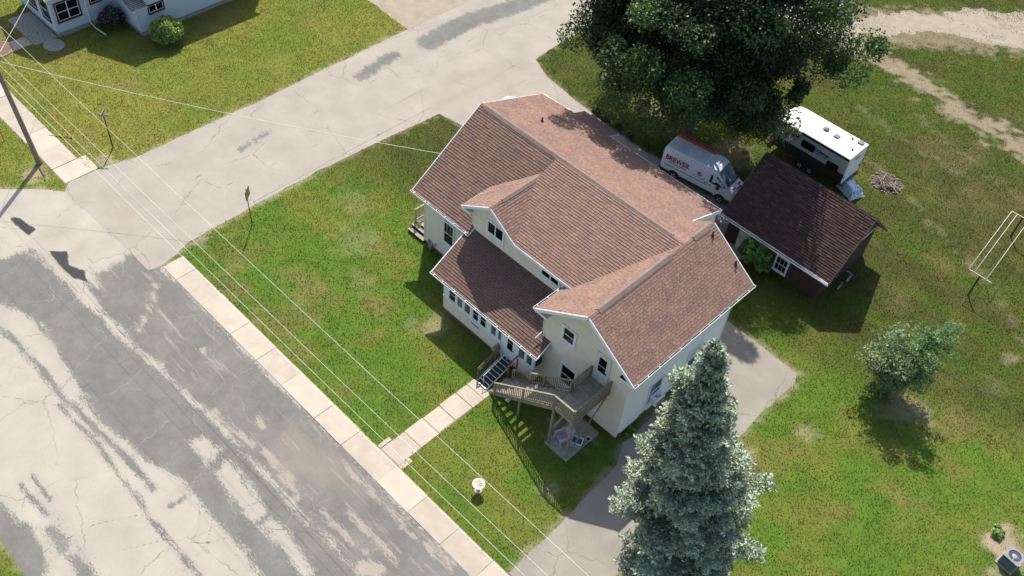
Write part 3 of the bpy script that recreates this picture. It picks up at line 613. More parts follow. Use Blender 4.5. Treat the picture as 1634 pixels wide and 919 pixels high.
# corner boards
for (x, y) in ((-.02, -.025), (-6.03, -.025), (-18.57, 2.225), (-14.02, 2.005)):
    z0, z1 = (.26, zs(0) - .2) if abs(x) < 7 else ((.3, 4.9) if x < -18 else (5.2, 6.7))
    B().box(x - .05, x + .05, y - .008, y + .08, z0, z1).build('corner_board', 'siding', house)
# porch
porch_y = -.75
siding('porch_wall', house, [(-13.4, .32), (-8.5, .32), (-8.5, 1.38), (-13.4, 1.38)], (0, porch_y, 0), X_, (0, -1, 0))
siding('porch_wall', house, [(-7.2, .32), (-5.85, .32), (-5.85, 1.38), (-7.2, 1.38)], (0, porch_y, 0), X_, (0, -1, 0))
siding('porch_wall', house, [(-2.25, .32), (.75, .32), (.75, 1.38), (-2.25, 1.38)], (-13.4, 0, 0), (0, -1, 0), (-1, 0, 0))
siding('porch_wall', house, [(-.75, .32), (0, .32), (0, 1.38), (-.75, 1.38)], (-5.85, 0, 0), Y_, (1, 0, 0))
mb = B(); mb.box(-13.46, -8.5, porch_y - .06, porch_y + .1, 1.38, 1.50); mb.box(-7.2, -5.79, porch_y - .06, porch_y + .1, 1.38, 1.50); mb.box(-13.46, -5.79, porch_y - .03, porch_y + .1, 2.74, 3.02)
mb.box(-13.46, -13.3, porch_y + .1, 2.2, 1.38, 1.50); mb.box(-13.44, -13.3, porch_y + .1, 2.2, 2.74, 3.02); mb.box(-5.9, -5.79, porch_y + .1, -.03, 1.38, 1.50); mb.box(-5.9, -5.8, porch_y + .1, -.03, 2.74, 3.05)
for a, b in ((-13.44, -13.0), (-12.38, -12.28), (-11.76, -11.66), (-11.1, -10.92), (-10.4, -10.28), (-9.75, -9.38), (-8.9, -8.78), (-8.34, -8.15), (-7.34, -7.1), (-6.55, -6.45), (-5.95, -5.8)):
    mb.box(a, b, porch_y - .025, porch_y + .1, 1.5, 2.74)
for a, b in ((.0, .25), (1.0, 1.1), (1.8, 2.2)): mb.box(-13.43, -13.3, a - .5, b - .5, 1.5, 2.74)
mb.build('porch_frame', 'white_trim', house)
for i, (a, b) in enumerate(((-13.0, -12.38), (-12.28, -11.76), (-11.66, -11.1), (-10.92, -10.4), (-10.28, -9.75), (-9.38, -8.9), (-8.78, -8.34), (-7.1, -6.55), (-6.45, -5.95))):
    f = B(); P0 = porch_y - .012
    for c, d in ((a, a + .05), (b - .05, b)): f.box(c, d, P0 - .01, P0 + .03, 1.5, 2.72)
    for c, d in ((1.5, 1.56), (2.67, 2.72)): f.box(a + .05, b - .05, P0 - .008, P0 + .03, c, d)
    if i in (0, 3, 4): f.box(a + .05, b - .05, P0 - .008, P0 + .03, 2.02, 2.06)
    fo = f.build('window', 'white_trim', house)
    B().box(a + .04, b - .04, P0 + .005, P0 + .02, 1.55, 2.68).build('pane', 'glass_grey' if i in (1, 2, 5, 6, 7, 8) else 'glass', fo)
B().box(-13.42, -13.40, -.25, .5, 1.55, 2.7).build('pane', 'glass', house); B().box(-13.42, -13.40, .6, 1.3, 1.55, 2.7).build('pane', 'glass', house)
B().box(-5.84, -5.82, -.5, -.1, 1.55, 2.7).build('pane', 'glass', house)
d = B().box(-8.12, -7.37, porch_y - .03, porch_y + .03, .62, 2.70).build('porch_door', 'white_trim', house)
B().box(-7.95, -7.54, porch_y - .045, porch_y - .02, 1.45, 2.05).build('pane', 'glass', d); B().box(-7.95, -7.54, porch_y - .045, porch_y - .02, 2.1, 2.62).build('pane', 'glass', d)
B().box(-7.46, -7.42, porch_y - .09, porch_y - .03, 1.55, 1.66).build('handle', 'grey_metal', d)
mb = B(); mb.box(-8.5, -8.12, porch_y - .02, porch_y + .08, .32, 2.74); mb.box(-7.37, -7.2, porch_y - .02, porch_y + .08, .32, 2.74); mb.box(-8.12, -7.37, porch_y - .02, porch_y + .08, .32, .62); mb.build('door_frame', 'white_trim', house)
B().box(-11.0, -10.3, porch_y - .035, porch_y - .015, 1.02, 1.10).build('wall_vent', 'grey_metal', house)
# windows
F_ = (0, -1, 0)
window(house, (-4.70, 0, 4.80), X_, F_, .78, 1.0, cas=.14); window(house, (-4.40, 0, 1.3), X_, F_, 1.0, 1.5, mull=0, cas=.14)
window(house, (-16.72, 2.25, 1.62), X_, F_, .85, 1.72, cas=.11, grid=3)
window(house, (-12.78, 2.03, 5.62), X_, F_, 1.26, .86, rails=0, mull=1, cas=.10); window(house, (-8.36, 2.03, 5.52), X_, F_, 1.32, .56, rails=0, mull=1, cas=.10)
for y in (2.45, 5.98): window(house, (0, y, 1.15), Y_, (1, 0, 0), 1.05, 1.75, curtain=(y > 5), glass='glass_blue')
# upper door with storm pane
dr = B().box(-2.22, -1.42, -.05, .0, 3.72, 5.86).build('upper_door', 'door_white', house)
B().box(-2.07, -1.57, -.066, -.045, 4.55, 5.66).build('pane', 'glass', dr); B().box(-2.07, -1.57, -.072, -.06, 5.02, 5.06).build('door_rail', 'door_white', dr)
B().box(-1.52, -1.47, -.1, -.05, 4.6, 4.75).build('handle', 'dark_metal', dr)
mb = B(); mb.box(-2.34, -2.22, -.065, .02, 3.7, 5.98); mb.box(-1.42, -1.3, -.065, .02, 3.7, 5.98); mb.box(-2.22, -1.42, -.065, .02, 5.86, 5.98); mb.build('door_frame', 'door_white', house)
# ---- trim: rakes, fascia, returns, gutters
def board(p, q, w=.05, h=.2, name='fascia'): return B().beam(p, q, w, h).build(name, 'white_trim', house)
board((SX, YF - .03, ZR - .1), (XRr, YF - .03, zs(XRr) - .1), h=.22, name='rake_board'); board((SX, YF - .03, ZR - .1), (XL, YF - .03, zs(XL) - .1), h=.22, name='rake_board')
board((SX, YB + .03, ZR - .1), (XRr, YB + .03, zs(XRr) - .1), name='rake_board')
board((DX, 1.67, DZ - .1), (-14.7, 1.67, zd(-14.7) - .1), h=.2, name='rake_board'); board((DX, 1.67, DZ - .1), (-10.3, 1.645, zd(-10.3) - .1), h=.2, name='rake_board')
board((-14.73, 1.7, zd(-14.7) - .09), (-14.73, 4.1, zd(-14.7) - .09), h=.16); board((-10.3, 1.64, zm(1.67) - .09), (vx(1.67) + .1, 1.64, zm(1.67) - .09), h=.2)
board((-19.03, YR, ZR - .1), (-19.03, 1.6, zw(1.6) - .1), name='rake_board'); board((-19.03, YR, ZR - .1), (-19.03, 13.05, ze(13.05) - .1), name='rake_board')
board((-4.22, 9.9, ze(9.9) - .08), (-4.22, 13.25, ze(13.25) - .08), h=.24, name='rake_board'); board((-19, 13.1, ze(13.05) - .1), (-16.3, 13.28, ze(13.25) - .1)); board((-13.3, 13.28, ze(13.25) - .1), (-4.25, 13.28, ze(13.25) - .1))
board((-16.3, 14.33, ze(14.3) - .1), (-13.3, 14.33, ze(14.3) - .1))
board((-13.87, 1.6, zw(1.6) - .06), (-13.87, 2.22, zw(2.22) - .06), h=.12, name='rake_board')
board((-14.23, -1.05, zp(-1.05) - .04), (-14.23, 2.2, zp(2.2) - .04), w=.06, h=.13, name='rake_board'); board((-5.42, -1.05, zp(-1.05) - .04), (-5.42, -.02, zp(-.02) - .04), w=.05, h=.13, name='rake_board')
# cornice returns at the gable feet
for xa, xb in ((-6.38, -5.55), (-.35, .58)):
    za = zs(XL) - .24; B().box(xa, xb, YF, -.02, za, za + .12).build('cornice_return', 'white_trim', house)
    B().add([(xa, YF, za + .12), (xb, YF, za + .12), (xb, -.02, za + .12), (xa, -.02, za + .12), ((xa if xa < -3 else xb), YF, za + .2), ((xa if xa < -3 else xb), -.02, za + .2)], [(0, 1, 2, 3), (0, 4, 1), (3, 2, 5), (1, 4, 5, 2)]).build('return_cap', 'soffit', house)
B().box(-14.7, -13.95, 1.7, 2.2, zd(-14.7) - .24, zd(-14.7) - .12).build('cornice_return', 'white_trim', house)
def gutter(p, q, out, fill=.8, seed=0):
    p = Vector(p); q = Vector(q); o = Vector(out); d = (q - p).normalized(); L = (q - p).length; mb = B()
    mb.beam(p + o * .125, q + o * .125, .016, .11); mb.beam(p + o * .01, q + o * .01, .016, .11); mb.beam(p + o * .068 - Z * .055, q + o * .068 - Z * .055, .12, .012)
    for e in (p, q): mb.beam(e + o * .0, e + o * .13, .014, .11)
    g_ = mb.build('gutter', 'white_trim', house); r = random.Random(seed)
    B().beam(p + o * .068 - Z * .02, q + o * .068 - Z * .02, .098, .02).build('gutter_litter', 'leaf_litter', g_)
    hg = B(); x = .3
    while x < L: hg.beam(p + d * x, p + d * x + o * .14 + Z * .0, .035, .02, up=(0, 0, 1)); x += r.uniform(.75, 1.05)
    for k in range(0, len(hg.v)): hg.v[k] = (hg.v[k][0], hg.v[k][1], hg.v[k][2] + .05)
    hg.build('gutter_straps', 'white_trim', g_)
gutter((-14.25, -1.07, zp(-1.05) - .03), (-5.4, -1.07, zp(-1.05) - .03), F_, seed=1)
gutter((-19.05, 1.58, zw(1.6) - .03), (-13.85, 1.58, zw(1.6) - .03), F_, seed=2)
gutter((XRr + .01, YF - .05, zs(XRr) - .03), (XRr + .01, YB + .05, zs(XRr) - .03), (1, 0, 0), seed=3)
gutter((XL - .01, YF - .05, zs(XL) - .03), (XL - .01, 1.6, zs(XL) - .03), (-1, 0, 0), seed=4)
# downspouts
def pipe(pts, r=.035, m='white_trim', name='downspout', n=8): return B().tube(pts, r, n).build(name, m, house, smooth=True)
pipe([(-6.15, -.04, 6.0), (-6.1, -.06, 5.7), (-6.1, -.06, 4.1), (-6.2, -.5, 3.75)]); pipe([(.4, 9.3, 6.1), (.07, 9.3, 5.6), (.07, 9.3, .4), (.3, 9.3, .2)])
pipe([(-13.55, -.72, 2.95), (-13.46, -.72, 2.7), (-13.46, -.72, .3)])
# ridge vents, plumbing stacks
def ridgevent(p, q, side, a1, a2, hw=.20):
    p = Vector(p); q = Vector(q); s = Vector(side); mb = B()
    for sg, sl in ((1, a1), (-1, a2)):
        e = s * sg * hw - Z * sl * hw; u = Z * .05
        mb.add([p + u, q + u, q + e + u * .8, p + e + u * .8, p + e, q + e], [(0, 1, 2, 3), (3, 2, 5, 4)])
    for e_ in (p, q): mb.add([e_ + Z * .05, e_ + s * hw - Z * a1 * hw + Z * .04, e_ + s * hw - Z * a1 * hw, e_ - s * hw - Z * a2 * hw, e_ - s * hw - Z * a2 * hw + Z * .04], [(0, 1, 2, 3, 4)])
    mb.build('ridge_vent', 'shingle_vent', house)
ridgevent((-18.6, YR, ZR + .03), (-3.75, YR, ZR + .03), (0, 1, 0), ME, MW)
ridgevent((SX, .1, ZR + .03), (SX, 6.0, ZR + .03), (1, 0, 0), SS, SS); ridgevent((SX, 8.0, ZR + .03), (SX, 9.35, ZR + .03), (1, 0, 0), SS, SS)
ridgevent((DX, 2.6, DZ + .03), (DX, 5.7, DZ + .03), (1, 0, 0), DSL, DSL, .17)
# ridge cap tabs along all ridges
cap = B()
def caps(p, q, side, a1, a2, hw=.15):
    p = Vector(p); q = Vector(q); d = (q - p); L = d.length; d.normalize(); s = Vector(side); x = 0; r = random.Random(3)
    while x < L - .02:
        a = p + d * x; b = p + d * min(L, x + .2); x += .15; t = r.choice(PAL); t = tuple(k * r.uniform(.8, 1.1) for k in t)
        for sg, sl in ((1, a1), (-1, a2)):
            e = s * sg * hw - Z * sl * hw
            cap.add([a + Z * .035, b + Z * .022, b + e + Z * .018, a + e + Z * .03, a + e], [(0, 1, 2, 3), (0, 3, 4)], t)
caps((-19, YR, ZR), (SX, YR, ZR), (0, 1, 0), ME, MW); caps((SX, YF, ZR), (SX, YB, ZR), (1, 0, 0), SS, SS); caps((DX, 1.68, DZ), (DX, 6.2, DZ), (1, 0, 0), DSL, DSL)
cap.build('ridge_caps', 'shingle_house', house, kind='stuff')
for (x, y, z) in ((-2.44, 9.29, zs(-2.44)), (-.69, 9.56, zs(-.69)), (-16.06, 9.76, ze(9.76))):
    mb = B(); mb.lathe([(.13, -.1), (.12, .06), (.055, .1), (.05, .36), (.05, .38)], (x, y, z), 12); mb.build('vent_pipe', 'dark_metal', house, smooth=True)
# window air conditioner
ac = empty('window_air_conditioner', (0, 2.5, 1.2), 0, 'white window air conditioner jutting from the long side wall of the house', 'air conditioner')
B().box(.02, .55, .1, .9, .02, .50).build('casing', 'white_trim', ac, bevel=.02)
mb = B(); [mb.box(.551, .56, .16, .84, .08 + k * .05, .10 + k * .05) for k in range(8)]; mb.build('grille', 'grey_metal', ac)
mb = B(); mb.box(.2, .38, .35, .52, .501, .505); mb.box(.3, .42, .56, .68, .501, .505); mb.build('top_louvre', 'grey_metal', ac)
# ================================================================ deck, steps, yard pieces
mat('weathered_wood', (.29, .25, .185), (.18, .155, .115), 5, .9, .5, 45, rnd=.14)
mat('tread_wood', (.34, .30, .235), (.20, .18, .14), 4, .9, .5, 45, rnd=.14)
mat('brown_wood', (.22, .14, .09), (.15, .10, .07), 6, .85, .4, 40, rnd=.1)
mat('aluminium', (.72, .74, .77), (.62, .64, .67), 5, .4, metal=.35)
mat('lilac_plastic', (.52, .44, .50), (.45, .37, .43), 5, .6)
mat('blue_plastic', (.30, .42, .52), (.24, .35, .45), 5, .5)
mat('slab_concrete', (.36, .32, .27), (.27, .24, .20), 4, .9, .4, 40)
mat('post_wood', (.26, .215, .165), (.17, .14, .11), 3, .9, .5, 30)
DZF = 3.62
deckr = empty('wooden_deck', (-1.75, -1.5, 0), 0, 'weathered wooden upper deck with long railed stair to the walkway', 'deck')
_do = Vector((1.75, 1.5, 0))
class DB(MB):
    def build(s, name, m, parent=None, **k):
        s.v = [tuple(Vector(p) + _do) for p in s.v]; return MB.build(s, name, m, parent, **k)
D = DB
# platform boards (run along Y toward the wall? they lie across the joists, parallel to X)
y = -2.95
while y < -.08: D().box(-2.42, -1.02, y, min(y + .135, -.04), DZF - .035, DZF + rng.uniform(-.004, .004)).build('deck_board', 'tread_wood', deckr); y += .146
for p, q in (((-2.42, -2.97, DZF - .16), (-1.02, -2.97, DZF - .16)), ((-1.0, -2.99, DZF - .16), (-1.0, -.05, DZF - .16)), ((-2.44, -1.55, DZF - .16), (-2.44, -.05, DZF - .16)), ((-2.4, -.12, DZF - .17), (-1.05, -.12, DZF - .17)), ((-2.4, -1.5, DZF - .17), (-1.05, -1.5, DZF - .17))):
    D().beam(p, q, .045, .22).build('joist', 'weathered_wood', deckr)
# posts and braces
for (x, y_) in ((-1.07, -2.9), (-2.4, -2.9)): D().box(x - .06, x + .06, y_ - .06, y_ + .06, .02, DZF - .06).build('post', 'weathered_wood', deckr)
D().box(-4.86, -4.76, -2.94, -2.84, .0, 1.65).build('post', 'weathered_wood', deckr)
D().beam((-1.05, -2.7, .35), (-1.05, -.1, 3.35), .05, .12).build('brace', 'weathered_wood', deckr)
D().beam((-2.36, -2.7, 1.0), (-2.36, -.3, 3.3), .05, .10).build('brace', 'weathered_wood', deckr); D().beam((-2.3, -2.9, 1.6), (-1.7, -2.9, 3.4), .045, .09).build('brace', 'weathered_wood', deckr)
# stair
ST0, ST1 = Vector((-2.44, 0, DZF)), Vector((-7.05, 0, .12)); NT = 14
for yy in (-2.96, -1.62): D().beam(ST0 + Vector((0, yy, -.26)), ST1 + Vector((0, yy, -.10)), .05, .28).build('stringer', 'weathered_wood', deckr)
for k in range(NT):
    f = (k + .6) / NT; p = ST0.lerp(ST1, f); D().box(p.x - .13, p.x + .11, -2.93, -1.65, p.z - .035, p.z + rng.uniform(-.004, .006)).build('tread', 'tread_wood', deckr)
D().box(-5.6, -5.35, -3.25, -2.98, 1.05, 1.09).build('bracket', 'tread_wood', deckr)
# railings: top rail, bottom rail, balusters, newel posts
def rail(p, q, h0=.10, h1=.93, step=.125, posts=True, mid=None):
    p = Vector(p); q = Vector(q); L = (q - p).length
    D().beam(p + Z * h1, q + Z * h1, .10, .04).build('top_rail', 'weathered_wood', deckr)
    D().beam(p + Z * h0, q + Z * h0, .04, .07).build('bottom_rail', 'weathered_wood', deckr)
    n = int((Vector((q.x, q.y, 0)) - Vector((p.x, p.y, 0))).length / step)
    for k in range(1, n):
        a = p.lerp(q, k / n); D().box(a.x - .019, a.x + .019, a.y - .019, a.y + .019, a.z + h0 + .01, a.z + h1 - .02).build('baluster', 'weathered_wood', deckr)
    for e in ([p, q] + ([p.lerp(q, mid)] if mid else [])): D().box(e.x - .045, e.x + .045, e.y - .045, e.y + .045, e.z - .25, e.z + h1 - .022).build('newel_post', 'weathered_wood', deckr)
rail((-1.02, -2.98, DZF), (-1.02, -.08, DZF)); rail((-2.38, -3.0, DZF), (-1.06, -3.0, DZF)); rail((-2.42, -1.72, DZF), (-2.42, -.08, DZF))
slope = (ST1 - ST0); rail(ST0 + Vector((0, -3.0, .02)), ST0 + slope * .915 + Vector((0, -3.0, .02)), mid=.5); rail(ST0 + Vector((0, -1.6, .02)), ST0 + slope * .90 + Vector((0, -1.6, .02)), mid=.45)
# slab below the deck
mb = B(); mb.box(-2.55, -.85, -3.1, -.3, -.05, .05); o = mb.build('concrete_slab', 'slab_concrete', None, bevel=.02); o['kind'] = 'structure'
# porch entry steps
es = empty('entry_steps', (-7.7, -1.9, 0), 0, 'narrow aluminium steps with black treads leading up to the porch door', 'steps')
NTR = 8
for k in range(NTR):
    yk = -.98 + 1.9 * k / (NTR - 1) * -1 - .0; zk = .74 - .64 * k / (NTR - 1)
    for xa, xb in ((-.38, -.02), (.02, .38)):
        t = B().box(xa, xb, yk + 1.9 - .11, yk + 1.9 + .10, zk - .03, zk).build('tread', 'black_rubber', es)
        B().box(xa, xb, yk + 1.9 - .14, yk + 1.9 - .11, zk - .03, zk + .012).build('nosing', 'aluminium', t)
for xa in (-.42, .42): B().beam((xa, .98, .70), (xa, -1.05, .02), .03, .14).build('stringer', 'aluminium', es)
mb = B(); mb.tube([(.0, .95, 1.5), (.0, -1.0, .86)], .028, 8); mb.tube([(.0, .9, .7), (.0, .9, 1.5)], .02, 8); mb.tube([(.0, -.95, .08), (.0, -.95, .88)], .02, 8); mb.build('handrail', 'aluminium', es, smooth=True)
B().box(-.42, .42, .95, 1.3, .66, .70).build('landing', 'aluminium', es)
wr = empty('wooden_handrail', (-8.25, -1.9, 0), 0, 'brown wooden handrail beside the porch steps', 'handrail')
for yk, zt in ((-.85, .95), (.75, 1.6)): B().box(-.045, .045, yk - .045, yk + .045, 0, zt).build('post', 'brown_wood', wr)
for dz in (0, -.28): B().beam((0, -.9, .93 + dz), (0, .8, 1.58 + dz), .045, .10).build('rail', 'brown_wood', wr)
B().box(-.09, .0, .55, .9, .15, .9).build('post', 'brown_wood', wr)
rr = empty('wooden_handrail', (-7.05, -1.2, 0), 0, 'short brown wooden rail between the porch steps and the deck stair', 'handrail')
for yk in (-.3, .45): B().box(-.045, .045, yk - .045, yk + .045, 0, 1.55).build('post', 'brown_wood', rr)
B().beam((0, -.35, 1.45), (0, .5, 1.55), .045, .10).build('rail', 'brown_wood', rr)
mbx = empty('mailbox', (-8.62, -1.0, 0), 0, 'tan mailbox on a wooden post left of the porch door', 'mailbox')
B().box(-.05, .05, -.05, .05, 0, .95).build('post', 'brown_wood', mbx)
mb = B(); n = 8; prof = [(-.12, .95), (.12, .95), (.12, 1.12)] + [(.12 * math.cos(a), 1.12 + .10 * math.sin(a)) for a in [math.pi * k / n for k in range(1, n)]] + [(-.12, 1.12)]
mb.prism([(a, -.26, b) for a, b in prof], (0, .5, 0)); mats_tan = mat('tan_metal', (.38, .31, .22), (.30, .25, .18), 5, .6); mb.build('box', 'tan_metal', mbx)
# side stoop at the far gable
so = empty('wooden_stoop', (-19.3, 2.9, 0), 0, 'small weathered wooden stoop with two steps at the far gable end', 'steps')
for k in range(7): B().box(-.85, .72, -.15 + k * .15, -.02 + k * .15, .56, .60).build('board', 'tread_wood', so)
for (a, z_) in ((-.45, .38), (-.80, .19)):
    for j in range(2): B().box(-.8, .72, a + j * .15, a + j * .15 + .135, z_, z_ + .04).build('tread', 'tread_wood', so)
for x in (-.75, .65): B().prism([(x, -.15, .0), (x, -.15, .55), (x, -.45, .36), (x, -.8, .17), (x, -.8, 0)], (.05, 0, 0)).build('stringer', 'brown_wood', so)
for x in (-.8, .65):
    for yk in (-.1, .85): B().box(x - .04, x + .04, yk - .04, yk + .04, 0, 1.55 if x < 0 else .56).build('post', 'weathered_wood', so)
B().box(-.87, -.76, -.15, .95, 1.5, 1.54).build('top_rail', 'weathered_wood', so); B().box(-.82, -.78, -.1, .9, .75, .81).build('bottom_rail', 'weathered_wood', so)
for k in range(7): B().box(-.82, -.79, -.02 + k * .125, .02 + k * .125, .66, 1.5).build('baluster', 'weathered_wood', so)
# gas meter
gm = empty('gas_meter', (-17.75, 1.95, 0), 0, 'grey gas meter and pipes against the wall beside the stoop', 'meter')
B().tube([(-.3, .2, 0), (-.3, .2, .55), (.1, .1, .55)], .03, 8).build('pipe', 'grey_metal', gm, smooth=True); B().tube([(.3, .25, .8), (.3, .1, .55), (.15, .1, .5)], .03, 8).build('pipe', 'grey_metal', gm, smooth=True)
B().box(-.12, .16, -.05, .15, .25, .6).build('meter_body', 'grey_metal', gm, bevel=.03); B().lathe([(.1, 0), (.1, .06)], (-.3, .2, .6), 12).build('regulator', 'grey_metal', gm)
# adirondack-style chair under the deck
ch = empty('garden_chair', (-1.95, -2.25, .05), math.radians(-20), 'lilac slatted garden chair on the slab under the deck', 'chair')
for k in range(6): B().obox((0, -.28 + k * .10, .38 - k * .022), ((1, 0, 0), (0, 1, -.22), (0, .22, 1)), (.27, .04, .012)).build('seat_slat', 'lilac_plastic', ch)
for k in range(6): B().obox((0, .30 + k * .05, .40 + k * .125), ((1, 0, 0), (0, .37, .93), (0, -.93, .37)), (.27, .045, .012)).build('back_slat', 'lilac_plastic', ch)
for sx in (-1, 1):
    B().beam((sx * .3, -.33, .40), (sx * .3, .62, 1.06) if False else (sx * .3, .3, .30), .04, .09).build('seat_rail', 'lilac_plastic', ch)
    B().beam((sx * .27, .28, .35), (sx * .27, .58, 1.08), .04, .05).build('back_post', 'lilac_plastic', ch)
    B().box(sx * .33 - .06, sx * .33 + .06, -.38, .42, .58, .61).build('armrest', 'lilac_plastic', ch)
    B().box(sx * .33 - .03, sx * .33 + .03, -.34, -.26, 0, .58).build('leg', 'lilac_plastic', ch); B().beam((sx * .31, .3, .32), (sx * .31, .52, 0), .05, .07).build('leg', 'lilac_plastic', ch)
bx = empty('plastic_tub', (-1.25, -1.85, .05), math.radians(25), 'pale blue plastic tub standing under the deck', 'tub')
mb = B(); mb.prism([(-.28, -.2, 0), (.28, -.2, 0), (.28, .2, 0), (-.28, .2, 0)], (0, 0, .02))
for a, b, c, d in ((-.3, .3, -.22, -.2), (-.3, .3, .2, .22), (-.3, -.28, -.2, .2), (.28, .3, -.2, .2)): mb.box(a, b, c, d, 0, .38)
mb.build('tub_body', 'blue_plastic', bx); mb = B(); mb.box(-.34, .34, -.26, -.22, .36, .40); mb.box(-.34, .34, .22, .26, .36, .40); mb.box(-.34, -.30, -.22, .22, .36, .40); mb.box(.30, .34, -.22, .22, .36, .40); mb.build('rim', 'white_trim', bx)
pt = empty('flower_pot', (-.95, -1.2, .02), 0, 'small round pale-rimmed pot at the slab edge', 'pot')
B().lathe([(.10, 0), (.15, .22), (.13, .22), (.09, .05)], (0, 0, 0), 16).build('pot_body', 'slab_concrete', pt, smooth=True); B().torus((0, 0, .22), .15, .018, 'z', 20, 6).build('rim', 'white_trim', pt, smooth=True)
B().lathe([(.0, .14), (.13, .15)], (0, 0, 0), 12).build('soil', 'leaf_litter', pt)
# bird bath
mat('cast_stone', (.62, .57, .48), (.50, .46, .39), 6, .85, .3, 50)
bb = empty('bird_bath', (-2.84, -7.88, 0), 0, 'pale stone bird bath on the front lawn', 'bird bath')
B().lathe([(.20, 0), (.20, .06), (.13, .10), (.09, .2), (.08, .45), (.13, .58), (.15, .6)], (0, 0, 0), 20).build('pedestal', 'cast_stone', bb, smooth=True)
B().lathe([(.10, .58), (.26, .63), (.34, .71), (.345, .735), (.31, .735), (.25, .69), (.02, .665)], (0, 0, 0), 28).build('bowl', 'cast_stone', bb, smooth=True)
glass_mat('water', (.22, .20, .16), .08); B().lathe([(.0, .685), (.225, .687)], (0, 0, 0), 24).build('water', 'water', bb)
mb = B(); mb.torus((.09, .08, .70), .07, .018, 'z', 14, 6); mb.build('ornament', 'slab_concrete', bb, smooth=True)
# utility pole, wires
pole = empty('utility_pole', (-41.33, -12.53, 0), 0, 'tall weathered wooden utility pole at the street corner', 'utility pole')
B().tube([(0, 0, 0), (-1.2, -.32, 13.2)], [.18, .11], 14).build('shaft', 'post_wood', pole, smooth=True)
for zz in (7.6, 9.0, 12.3): B().lathe([(.04, 0), (.06, .05), (.03, .1), (.05, .14)], (-1.2 * zz / 13.2, -.32 * zz / 13.2 + .2, zz - .1), 10).build('insulator', 'grey_metal', pole, smooth=True)
mat('wire', (.74, .73, .70), (.66, .65, .62), 4, .45)
mat('orange_plastic', (.62, .16, .05), (.5, .12, .04), 6, .6)
def wire(name, p, q, sag, label, r=.0075, n=24):
    p = Vector(p); q = Vector(q); pts = [p.lerp(q, k / n) - Z * sag * 4 * (k / n) * (1 - k / n) for k in range(n + 1)]
    o = B().tube(pts, r, 6, False).build(name, 'wire', smooth=1); o['label'] = label; o['category'] = 'wire'; o['group'] = 'overhead wires'
for zz, y1, lb in ((12.3, -12.42, 'overhead wire nearest the house, crossing the front lawn'), (9.0, -12.1, 'middle overhead wire along the sidewalk edge of the lawn'), (7.6, -12.3, 'overhead wire nearest the street, above the sidewalk')):
    px_, py_ = -41.33 - 1.2 * zz / 13.2, -12.53 - .32 * zz / 13.2 + .25
    wire('overhead_wire', (px_, py_, zz + .04), (24, y1, zz), .45, lb); wire('overhead_wire', (px_, py_, zz + .04), (-90, py_, zz), .5, lb.replace('crossing the front lawn', 'over the neighbouring lawn').replace('of the lawn', 'beyond the utility pole').replace('above the sidewalk', 'beyond the utility pole'))
wire('communication_cable', (-41.9, -12.5, 6.6), (24, -12.45, 6.4), .4, 'thin cable lowest of the lines above the sidewalk', .010)
wire('service_cable', (-42.0, -12.55, 8.0), (-18.9, 4.4, 6.1), .35, 'thin cable from the utility pole to the far gable', .012)
wire('service_cable', (-42.1, -12.5, 8.1), (-62, 4, 6.5), .3, 'thin cable from the utility pole toward the blue house', .010)
gw = empty('guy_wire', (-42.35, -9.65, 0), 0, 'orange guy wire marker in the grass by the sidewalk', 'guy wire')
B().tube([(0, 0, 0), (-1.5, -.15, 1.05), (-2.0, -.2, 1.4)], .035, 8).build('marker_sleeve', 'orange_plastic', gw, smooth=True); B().tube([(0, 0, -.05), (0, 0, .12)], .05, 8).build('anchor', 'dark_metal', gw)
gw2 = empty('guy_wire', (-45.0, -13.2, 0), 0, 'orange guy wire marker in the grass left of the utility pole', 'guy wire')
B().tube([(0, 0, 0), (-.1, .0, 1.6), (-.3, .0, 4.2)], .03, 8).build('marker_sleeve', 'orange_plastic', gw2, smooth=True)
o = B().tube([(-40.9, -12.75, .06), (-40.4, -12.85, .05), (-39.9, -12.9, .04), (-39.5, -13.1, .03)], .05, 8).build('dark_rod', 'dark_metal', smooth=True); o['label'] = 'dark curved rod lying at the foot of the utility pole'; o['category'] = 'cable guard'  # dark curved rod on the ground by the pole
# sign posts
mat('sign_back', (.36, .25, .14), (.30, .21, .12), 5, .6)
s1 = empty('street_sign', (-27.18, -5.2, 0), math.radians(0), 'brown-backed square sign on a thin post at the lawn corner', 'sign')
B().tube([(0, 0, 0), (-.03, 0, 3.15)], .03, 8).build('post', 'dark_metal', s1, smooth=True)
a = math.radians(128); u_ = (math.cos(a), math.sin(a), 0)
B().obox((0.02, .045, 2.78), (u_, (-u_[1], u_[0], 0), Z), (.38, .012, .38)).build('panel', 'sign_back', s1, bevel=.01)
s2 = empty('street_sign', (-39.65, -8.0, 0), 0, 'dark sign post with small panels across the side street', 'sign')
B().tube([(0, 0, 0), (0, 0, 2.75)], .045, 8).build('post', 'dark_metal', s2, smooth=True)
B().obox((0, 0, 2.86), ((.75, .66, 0), (-.66, .75, 0), Z), (.36, .01, .09)).build('panel', 'grey_metal', s2); B().obox((0, 0, 3.06), ((-.66, .75, 0), (.75, .66, 0), Z), (.36, .01, .09)).build('panel', 'grey_metal', s2)
